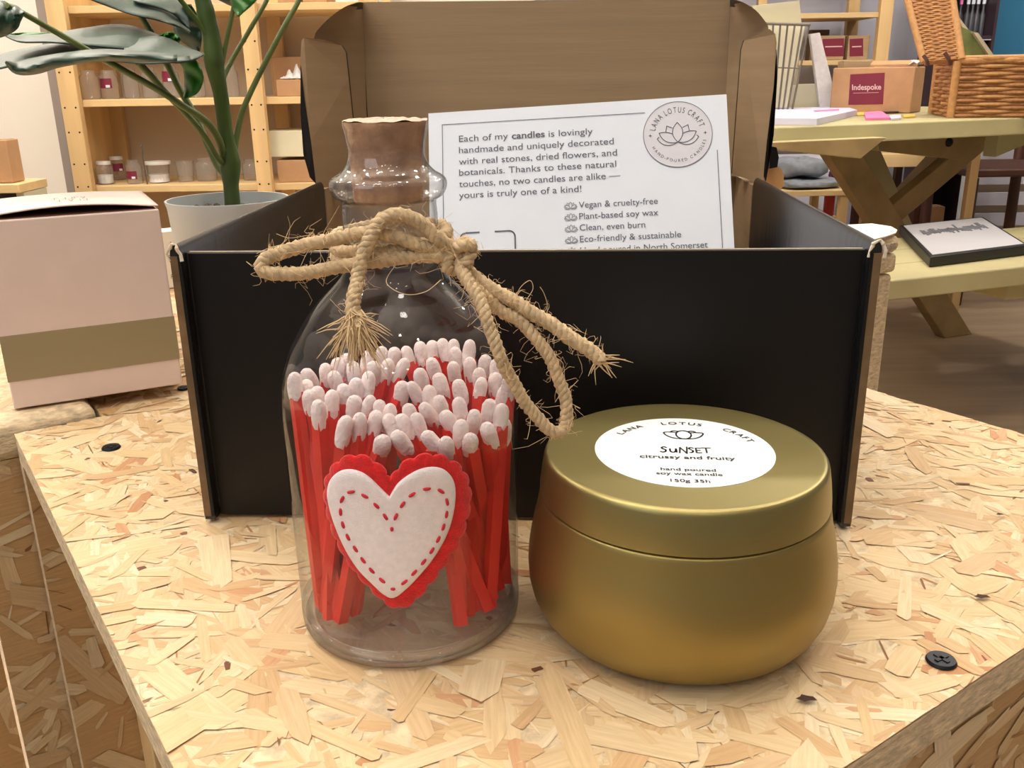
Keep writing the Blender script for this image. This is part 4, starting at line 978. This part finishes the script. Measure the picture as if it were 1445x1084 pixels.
# bench in front with a framed print lying on it
BA=Z(1266,395,-.27);BB=Z(1445,376,-.27);BXv=(BB-BA);BXv.z=0;BXv.normalize();BN=Vector((-BXv.y,BXv.x,0))
bn=thing('bench','pale timber bench in front of the picnic table carrying a framed print','bench',(BA.x+.5,BA.y+.2,FLOOR))
for i in range(3): MB().obox(BA-BXv*.55+BN*(i*.143)-EZ*.045,BXv*1.9,BN*.138,EZ*.045).build('plank',TREATED,bn,bevel=.004)
for sx in(-.45,1.15):
    for a_,b_ in((.02,.38),(.38,.02)):
        p=BA+BXv*(sx+(.046 if a_>.1 else 0));q=[p+BN*(a_-.04)-EZ*.046,p+BN*(a_+.04)-EZ*.046,p+BN*(b_+.04),p+BN*(b_-.04)]
        q[2].z=q[3].z=FLOOR+.0005;MB().prism(q,BXv*.045).build('leg',TREATED_D,bn,bevel=.003)
g0=onplane(1362,407,BA+BN*.2,BN);MB().obox(g0-BXv*.02+BN*(-.14)-EZ*.0,BXv*.10,BN*.34,EZ*(-.27-.0455-g0.z)).build('cleat',TREATED,bn,bevel=.006)
zf=-.2455
fr=[Z(1268,336,zf),Z(1313,363,zf),Z(1452,346,zf),Z(1387,306,zf)]
e1=(fr[2]-fr[1]);e2=(fr[3]-fr[2]);e1.z=e2.z=0
fq=thing('framed_print','black-framed print lying flat on the bench','picture',(fr[1].x,fr[1].y,-.27))
q=fr[1];e2n=(fr[0]-fr[1]);e2n.z=0
e2f=Vector((e2.x,e2.y,0));
MB().obox(Vector((q.x,q.y,-.2695)),e1,e2f,EZ*(.0245)).build('frame',PICF,fq,bevel=.003)
MB().obox(Vector((q.x,q.y,-.2448))+e1*.035+e2f*.04,e1*.93,e2f*.92,EZ*.0008).build('mount',PICW,fq)
mb=MB();rr=random.Random(12)
for i in range(26):
    u=.14+.028*i;h=.10+.10*rr.random();v0=.60+rr.uniform(-.05,.02)
    mb.obox(Vector((q.x,q.y,-.2439))+e1*u+e2f*v0,e1*.024,e2f*h,EZ*.0004)
mb.build('printed_skyline',PICG,fq)
# ------------------------------------------------------------------ things on the picnic table
zp=zt+.0006
def flat(name,label,cat,pxs,m,th=.001,z=zp,group=None):
    o=MB().prism([Z(x,y,z) for x,y in pxs],EZ*th).build(name,m);return tag(o,label,cat,group)
flat('paper_stack','low stack of pale lilac printed packs at the table edge','paper',[(1070,160),(1192,157),(1209,163),(1152,177),(1070,176)],LILAC,.016)
flat('paper_strip','pink paper strip behind the pale lilac stack','paper',[(1148,156),(1184,154),(1184,156),(1150,157.5)],PINKP,.001,z=zp+.0165,group='loose paper on the picnic table')
flat('paper_sheet','bright pink sheet in front of the labelled kraft box','paper',[(1219,161),(1244,159),(1256,169),(1222,170)],PINKP,.006,group='loose paper on the picnic table')
flat('paper_sheet','small lilac slip beside the bright pink sheet','paper',[(1254,165),(1271,164),(1271,169),(1257,170)],LILAC,.005,group='loose paper on the picnic table')
flat('paper_sheet','yellow slip near the wicker hamper foot','paper',[(1274,163.5),(1291,163),(1291,166),(1275,167)],YELLOWP,.004,group='loose paper on the picnic table')
flat('paper_sheet','pale yellow slip beside the lilac stack','paper',[(1207,158),(1222,158),(1222,163),(1210,164)],YELLOWP,.003,group='loose paper on the picnic table')
flat('dark_card','small dark card lying before the labelled kraft box','card',[(1240,158),(1268,156),(1272,159.5),(1246,161)],DARKC,.006)
# labelled kraft box
a=W(1170,160,3.12);b=W(1284,162,2.97);b.z=a.z=zt+.0006;ex=b-a;hb=W(1175,96,3.12).z-a.z;en=Vector((-ex.y,ex.x,0)).normalized()*.13
kb=thing('carton','kraft mailer box with a square maroon shop label on the picnic table','box',a+ex*.5+en*.5)
MB().obox(a,ex,en,EZ*hb).build('body',KRAFT_L,kb,bevel=.004)
MB().obox(a+ex*.42+en*.25+EZ*(hb+.001),ex*.57,en*.2+EZ*.012,EZ*.007).build('raised_flap',KRAFT_L,kb,bevel=.001)
kn=-en.normalized();exn=ex.normalized()
def kbp(px,py): return onplane(px,py,a+kn*.0012,kn)
lbm=MB();lbm.prism([kbp(1200,105),kbp(1248.5,102.5),kbp(1246,147),kbp(1197,148)],-kn*.0008);ml=lbm.build('shop_label',MAROON,kb);part(ml,'square maroon label with pale lettering')
mb=MB();put_text(mb,'Indespoke',lambda u,v:kbp(1202.5+u,127-v*1.0-u*.02)+kn*.0006,0,0,41,11,bold=.02)
ribbon(mb,[(1204,131.5),(1240,130.5)],lambda u,v:kbp(u,v)+kn*.0006,.5);mb.build('label_print',CREAMT,ml,fixn=False)
carton('carton','flat kraft carton lying behind the labelled kraft box','carton',(1188,86,1234,120),3.24,.06,KRAFT,zbase=zt+.0005)
sc=W(1290,86,3.02);mb=MB();rr=random.Random(9)
mb.grid(lambda u,v:(sc.x-.02+.04*u,sc.y-.02+.05*v,a.z+hb+.006+.014*math.sin(PI*u)*(.6+.4*math.sin(9*u+7*v))),10,8);tag(mb.build('tissue_scrap',TISSUE,smooth=80,solid=.001),'scrap of white tissue on the kraft box corner','tissue paper')
# wicker hamper with open lid
hc=Z(1341,166,zt+.001);hw,hd,hh_=.52,.27,W(1350,86,hc.y).z-zt-.001
HD=Z(1303,158.5,zt+.001)-hc;HD.z=0;HD.normalize();HX=Vector((HD.y,-HD.x,0))
hm=thing('wicker_hamper','open honey-coloured wicker hamper on the picnic table','basket',hc+HX*hw/2+HD*hd/2)
def weave(mb,o,d,nrm,L,H_,rows,stakes,r):
    for i in range(rows):
        z=H_*(i+.5)/rows;m=stakes*6;mb.tube([o+d*(L*k/m)+nrm*(.0045*math.sin(PI*stakes*k/m+PI*(i%2)))+EZ*z for k in range(m+1)],r,5,mi=i%2)
faces=[(hc,HX,-HD,hw),(hc+HD*hd,HX,HD,hw),(hc,HD,-HX,hd),(hc+HX*hw,HD,HX,hd)]
for o_,d,nn,L in faces:
    mb=MB();weave(mb,o_,d,nn,L,hh_,15,max(4,int(L/.062)),hh_/15*.52)
    mb.obox(o_-nn*.004+d*.002,d*(L-.004),nn*.003,EZ*hh_);mb.build('woven_side',[WICKER,WICKER_L],hm,smooth=60)
for p in(hc,hc+HX*hw,hc+HD*hd,hc+HX*hw+HD*hd): MB().tube([p,p+EZ*hh_],.011,10).build('corner_post',WICKER_L,hm,smooth=60)
mb=MB()
for o_,d,nn,L in faces:
    for dz in(0,.010): mb.tube([o_+d*(L*k/20)+nn*(.003*math.sin(k*1.6+dz*200))+EZ*(hh_+dz*.6) for k in range(21)],.008,7)
mb.build('rim',WICKER_L,hm,smooth=60)
MB().obox(hc+EZ*.001,HX*hw,HD*hd,EZ*.008).build('basket_base',WICKER,hm)
# lid stands up at the near end, leaning back
def LDp(px,py,Y): return W(px,py,Y)
lq=[LDp(1304,88,2.66),LDp(1357,84,2.62),LDp(1343,-8,2.72),LDp(1279,-6,2.76)]
mb=MB();nn=(lq[1]-lq[0]).cross(lq[3]-lq[0]).normalized()
mb.prism(lq,nn*.02 if nn.y>0 else -nn*.02)
for i in range(34):
    t=(i+.5)/34;p=lq[0].lerp(lq[3],t);q_=lq[1].lerp(lq[2],t);k=(nn if nn.y<0 else -nn)
    mb.tube([p.lerp(q_,s/14)+k*(.001+.0026*math.sin(PI*s/2.4+PI*(i%2))) for s in range(15)],.0034,5,mi=i%2)
for s in(0,1):
    mb.tube([(lq[0] if s==0 else lq[1]),(lq[3] if s==0 else lq[2])],.010,8,mi=1)
hl=mb.build('open_lid',[WICKER,WICKER_L],hm,smooth=60)
for q1,q2 in(((1303,78),(1309,92)),((1333,74),(1341,92))):
    MB().tube([W(*q1,2.635),W((q1[0]+q2[0])/2+2,(q1[1]+q2[1])/2,2.63),W(*q2,2.635)],.005,6).build('strap',DKWOOD,hl)
# framed olive print inside the hamper
op=thing('olive_print','olive green print in a thin pale frame leaning in the hamper','picture',W(1375,80,2.9))
MB().prism([W(1352,36,2.84),W(1379,47,2.84),W(1396,84,2.84),W(1396,110,2.84),W(1352,110,2.84)],Vector((0,.008,0))).build('print',OLIVE,op)
MB().prism([W(1374,46,2.825),W(1380,46,2.825),W(1404,80,2.825),W(1424,108,2.825),W(1417,108,2.825),W(1397,80,2.825)],Vector((0,.02,0))).build('frame_edge',BOARD,op)
MB().prism([W(1349,24,2.85),W(1354,25,2.85),W(1370,46,2.85),W(1367,50,2.85)],Vector((0,.015,0))).build('frame_edge',BOARD,op)
# wire basket of cream packs
wb=thing('wire_basket','tapered grey wire basket full of cream cards on the picnic table','basket',W(1090,156,2.98))
mb=MB();Yf,Yb=3.02,3.16
tl,tr_=(1030,32),(1142,35);bl,br_=(1048,157),(1117,157)
def wl(s,t,Y): return W(tl[0]+(tr_[0]-tl[0])*s+((bl[0]+(br_[0]-bl[0])*s)-(tl[0]+(tr_[0]-tl[0])*s))*t,tl[1]+(tr_[1]-tl[1])*s+(157-34)*t,Y)
zb_=zt+.004
for Y in(Yf,Yb):
    for i in range(12):
        p,q_=wl(i/11,0,Y),wl(i/11,1,Y);q_.z=zb_;mb.tube([p,q_],.0030,6)
    for t in(0,.5): mb.tube([wl(0,t,Y),wl(1,t,Y)],.0045 if t==0 else .002,6)
for s in(0,1):
    for i in range(5):
        p=wl(s,0,Yf).lerp(wl(s,0,Yb),i/4);q_=wl(s,1,Yf).lerp(wl(s,1,Yb),i/4);q_.z=zb_;mb.tube([p,q_],.0024,6)
    mb.tube([wl(s,0,Yf),wl(s,0,Yb)],.0045,6)
q1,q2,q3,q4=[wl(s,1,Y) for s,Y in((0,Yf),(1,Yf),(1,Yb),(0,Yb))]
for q_ in(q1,q2,q3,q4): q_.z=zb_
mb.tube([q1,q2,q3,q4,q1],.0035,6);mb.build('wire_frame',WIRE,wb,smooth=60)
def slabpx(name,label,cat,pxs,Y,th,m,group=None): return tag(MB().prism([W(x,y,Y) for x,y in pxs],Vector((0,th,0))).build(name,m,bevel=.001),label,cat,group)
slabpx('card_pack','large cream pack filling the front of the wire basket','pack',[(1045,34),(1137,34),(1112,152),(1045,152)],3.06,.03,CREAM,'packs by the wire basket')
slabpx('card_pack','cream pack sticking up out of the wire basket','pack',[(1062,8),(1128,1),(1131,30),(1126,120),(1062,120)],3.10,.02,BOARD,'packs by the wire basket')
slabpx('card_pack','translucent white pack leaning right of the wire basket','pack',[(1143,48),(1157,46),(1176,122),(1180,158),(1158,158)],3.18,.02,TISSUE,'packs by the wire basket')
slabpx('card_pack','pale cream block low behind the wire basket','pack',[(1100,120),(1172,118),(1172,158),(1100,158)],3.22,.05,CREAM,'packs by the wire basket')
# ------------------------------------------------------------------ rear shelf on the right
YR=4.45
rs_=thing('rear_shelving','pale pine shelving against the lavender wall behind the picnic table','shelving',W(1225,90,YR))
for x0,x1,dy in((1240,1258,0),(1195,1211,.3),(1068,1080,.0)):
    a=W(x0,40,YR+dy).x;b=W(x1,40,YR+dy).x;MB().box(((a+b)/2,YR+dy+.02,(FLOOR+.75)/2),(b-a,.04,.75-FLOOR)).build('upright',PINE,rs_,bevel=.002)
xa,xb=W(1068,40,YR).x,W(1241,40,YR).x
for py in(-110,17,84,190):
    z=W(1200,py,YR).z;MB().box(((xa+xb)/2,YR+.17,z-.012),(xb-xa,.30,.022)).build('shelf',PINE_H,rs_,bevel=.002)
zs=W(1200,84,YR).z
def labbox(px0,px1,py0,l0,l1,label):
    t=carton('carton',label,'carton',(px0,py0,px1,83),YR+.06,.14,KRAFT,zbase=zs,group='labelled cartons on the rear shelf')
    m=MB();Y=YR+.0585;m.prism([W(l0,55,Y),W(l1,54,Y),W(l1,79,Y),W(l0,79.5,Y)],Vector((0,.0014,0)));l=m.build('shop_label',MAROON,t);part(l,'maroon label')
    m=MB();ribbon(m,[(l0+4,66),(l1-3,65.5)],lambda u,v:W(u,v,Y-.0006),1.6);m.build('label_print',CREAMT,l,fixn=False)
labbox(1155,1193,50,1161,1191,'kraft carton with wide maroon label on the rear shelf')
labbox(1195,1228,50,1199,1218,'kraft carton with narrow maroon label beside the pale upright')
carton('carton','small brown carton at the back of the rear shelf','carton',(1143,42,1171,83),YR+.22,.08,KRAFT_D,zbase=zs)
# dark display case by the teal wall
YC=4.25;a=W(1341,50,YC).x;b=W(1406,50,YC).x
dc=thing('display_case','dark display case with bottles beside the teal wall','cabinet',((a+b)/2,YC+.2,FLOOR))
MB().box(((a+b)/2,YC+.30,(FLOOR+.8)/2),(b-a,.02,.8-FLOOR)).build('back_panel',DARKC,dc)
for x in(a+.006,b-.006): MB().box((x,YC+.15,(FLOOR+.8)/2),(.012,.28,.8-FLOOR)).build('side_panel',DARKC,dc)
for py in(-60,50,130,220):
    z=W(1370,py,YC).z;MB().box(((a+b)/2,YC+.15,z-.008),(b-a-.026,.27,.014)).build('case_shelf',DARKC,dc)
zq=W(1370,50,YC).z
for i,px in enumerate((1352,1362,1369,1376,1384,1392)):
    c=W(px,40,YC+.1);tall=.145;k=thing('bottle',('first','second','third','fourth','fifth','sixth')[i]+' dark bottle from the wicker lid on the display case shelf','bottle',(c.x,YC+.1,zq),'bottles in the dark case')
    m=MB();m.lathe(c.x,YC+.1,[(.0005,zq),(.013,zq),(.013,zq+.085),(.006,zq+.105),(.006,zq+tall),(.0005,zq+tall)],14,cap0=True,cap1=True);m.build('bottle_body',DARKG,k,smooth=50)
    m=MB();m.lathe(c.x,YC+.1,[(.0068,zq+tall-.012),(.0075,zq+tall-.012),(.0075,zq+tall+.006),(.0005,zq+tall+.006)],14);part(m.build('bottle_cap',PINKP if i==0 else PAPER,k,smooth=40),'pale bottle cap')
for px in(1387,1397):
    c=W(px,38,YC+.02);m=MB();m.box((c.x,YC+.02,zq-.014),(.03,.004,.012)); o=m.build('bright_fleck',PAPER,dc)  # small white pieces standing for bright reflections in the case
# ------------------------------------------------------------------ under and behind the picnic table
YU=3.75;zc=W(1140,269,YU).z;xa=W(1060,268,YU).x;xb=W(1200,268,YU).x
lb_=thing('low_bench','low pine bench with cushions behind the picnic table legs','bench',((xa+xb)/2,YU+.2,FLOOR))
MB().box(((xa+xb)/2,YU+.2,zc-.012),(xb-xa,.40,.022)).build('seat_board',PINE_H,lb_,bevel=.002)
MB().box(((xa+xb)/2,YU+.2,zc-.13),(xb-xa-.02,.36,.018)).build('lower_board',PINE_H,lb_)
for x in(xa+.02,xb-.018):
    for y in(YU+.02,YU+.38): MB().box((x,y,(FLOOR+zc-.024)/2),(.032,.032,zc-.024-FLOOR)).build('leg',PINE,lb_)
def cushion(name,label,c,r,m,sd):
    q=random.Random(sd);mb=MB();ph=[q.uniform(0,6) for _ in range(4)]
    def f(u,v):
        t=-PI/2+PI*v;a_=2*PI*u;sq=lambda x:math.copysign(abs(x)**.55,x)
        w=1+.08*math.sin(3*a_+ph[0])+.06*math.sin(5*a_+ph[1]+4*t)
        return (c[0]+r[0]*sq(math.cos(t))*sq(math.cos(a_))*w,c[1]+r[1]*sq(math.cos(t))*sq(math.sin(a_))*w,c[2]+r[2]*(1+sq(math.sin(t))*(1+.15*math.sin(4*a_+ph[2]))))
    mb.grid(f,28,12);return tag(mb.build(name,m,smooth=80),label,'cushion')
c=W(1135,268,YU+.15);cushion('cushion','flat grey cushion lying on the low bench',(c.x,YU+.16,zc+.001),(.135,.13,.017),GREYC,1)
c=W(1122,252,YU+.2);cushion('cushion','plump grey cushion on top of the flat one',(c.x,YU+.17,zc+.042),(.10,.10,.037),GREYC,5)
c=W(1178,262,YU+.2);cushion('folded_cloth','folded purple cloth beside the grey cushions',(c.x+.075,YU+.30,zc+.001),(.065,.06,.026),PURPLE,9)['category']='cloth'
c=W(1172,292,YU+.1);z=zc-.1205
tag(MB().box((c.x,YU+.12,z+.045),(.04,.03,.09)).build('red_tin',REDP,bevel=.006),'red tin standing on the lower board of the low bench','tin')
pbx=W(1100,222,4.3);pby=W(1172,250,4.3)
tag(MB().box(((pbx.x+pby.x)/2,4.4,(pbx.z+FLOOR)/2),(pby.x-pbx.x+.1,.2,pbx.z-FLOOR)).build('storage_box',WALLG,bevel=.03),'pale lavender storage box behind the grey cushions','box')
# long pale board / low table under the picnic table
xa,xb=W(1238,226,4.0).x,W(1316,226,4.0).x;z=W(1280,217,4.0).z
lt=thing('low_table','pale wooden low table seen between the crossed picnic legs','table',((xa+xb)/2,4.15,FLOOR))
MB().box(((xa+xb)/2,4.15,z-.028),(xb-xa,.30,.055)).build('tabletop',PINE_H,lt,bevel=.002)
for x in(xa+.03,xb-.03):
    for y in(4.03,4.27): MB().box((x,y,(FLOOR+z-.057)/2),(.03,.03,z-.057-FLOOR)).build('leg',DKWOOD,lt)
k=W(1330,308,3.65);zk=FLOOR
carton('carton','low brown carton on the floor beneath the picnic table','carton',(1306,292,1334,335),3.92,.08,KRAFT_L,zbase=FLOOR)
# dark wooden chairs
def chair(px,Y,label):
    c=W(px,260,Y);h=thing('wooden_chair',label,'chair',(c.x,Y,FLOOR))
    zs_=FLOOR+.50
    for dx in(-.18,.18):
        for dy in(0,.36):
            top=FLOOR+.49 if dy==0 else FLOOR+.86
            MB().tube([(c.x+dx,Y+dy,FLOOR),(c.x+dx,Y+dy,FLOOR+.2),(c.x+dx,Y+dy+(.02 if dy else 0),top)],[.019,.022,.019],10).build('leg',DKWOOD,h,smooth=60)
    for z,dy in((FLOOR+.14,0),(FLOOR+.26,0),(FLOOR+.2,.36)): MB().tube([(c.x-.18,Y+dy,z),(c.x+.18,Y+dy,z)],.011,8).build('stretcher',DKWOOD,h,smooth=60)
    MB().box((c.x,Y+.18,zs_+.01),(.42,.42,.03)).build('seat',DKWOOD,h,bevel=.008)
    for z in(.60,.70,.80): MB().box((c.x,Y+.375,FLOOR+z),(.34,.018,.05)).build('back_rail',DKWOOD,h,bevel=.004)
chair(1440,3.5,'dark wooden chair half hidden below the wicker hamper')
# white slats added to stand for a window reflection by the chairs
c=W(1425,250,4.05);wc=thing('reflection_slats','white slats standing for a window reflection behind the dark chair','crate',(c.x,4.05,FLOOR))
for i in range(5): MB().box((c.x,4.05,FLOOR+.16+.09*i),(.34,.015,.055)).build('slat',WALLG,wc)
MB().box((c.x,4.09,FLOOR+.3),(.37,.01,.58)).build('back_panel',BACKB,wc)
for dx in(-.18,.18): MB().box((c.x+dx,4.07,FLOOR+.28),(.03,.025,.56)).build('post',PAPER,wc)
c=W(1371,250,3.36);pl_=MB();pl_.box((c.x,3.36,(FLOOR+W(1371,214,3.36).z)/2),(.03,.03,W(1371,214,3.36).z-FLOOR));tag(pl_.build('pine_post',PINE),'slim pale pine post beside the dark chair','post')
# ================================================================== light
wd=bpy.data.worlds.new('world');S.world=wd;wd.use_nodes=True
bg=wd.node_tree.nodes['Background'];bg.inputs[0].default_value=(1.0,.95,.88,1);bg.inputs[1].default_value=.35
def lamp(x,y,z,e,col=(1,.955,.89),r=.03):
    l=bpy.data.lights.new('ceiling_spot','POINT');l.energy=e;l.color=col;l.shadow_soft_size=r
    o=bpy.data.objects.new('ceiling_spot',l);COL.objects.link(o);o.location=(x,y,z)
rl=random.Random(14)
for x,y,e in((-1.3,.05,22),(-2.3,2.6,34),(-.75,.42,20),(-.30,.75,17),(-1.2,1.2,18),(.35,.55,12),(1.1,1.0,18),(.35,1.6,16),(-.35,.0,11),(.25,-.1,5),(1.5,2.2,30),(.9,3.0,24),(2.3,2.6,36),(-1.0,2.0,36),(-2.0,1.9,36),(-1.6,2.6,26),(1.9,3.6,30)):  # the single spots farther back are added to brighten walls and floor
    for k in range(3 if y<1.7 else 1):
        n=3 if y<1.7 else 1
        lamp(x+rl.uniform(-.12,.12)*(n>1),y+rl.uniform(-.12,.12)*(n>1),1.75,e/n,r=.05)
for x,y in((-.8,-1.2),(-.3,-1.6),(.2,-.8),(.6,-1.7),(-1.2,-.6),(.9,-.9),(-.55,-.35),(.0,-2.1)): lamp(x,y,1.75,4,r=.05)
def area(loc,target,size,e,col):
    l=bpy.data.lights.new('fill_light','AREA');l.energy=e;l.color=col;l.size=size
    o=bpy.data.objects.new('fill_light',l);COL.objects.link(o);o.location=loc
    o.rotation_euler=(Vector(target)-Vector(loc)).to_track_quat('-Z','Y').to_euler()
area((-1.25,-1.0,1.15),(0,.45,.05),1.3,13,(.82,.91,1.0))  # soft cool fill added from the left front, no window stands there
wbox('ceiling',-5,6,-2.5,5.2,1.98,2.03,WALLW)
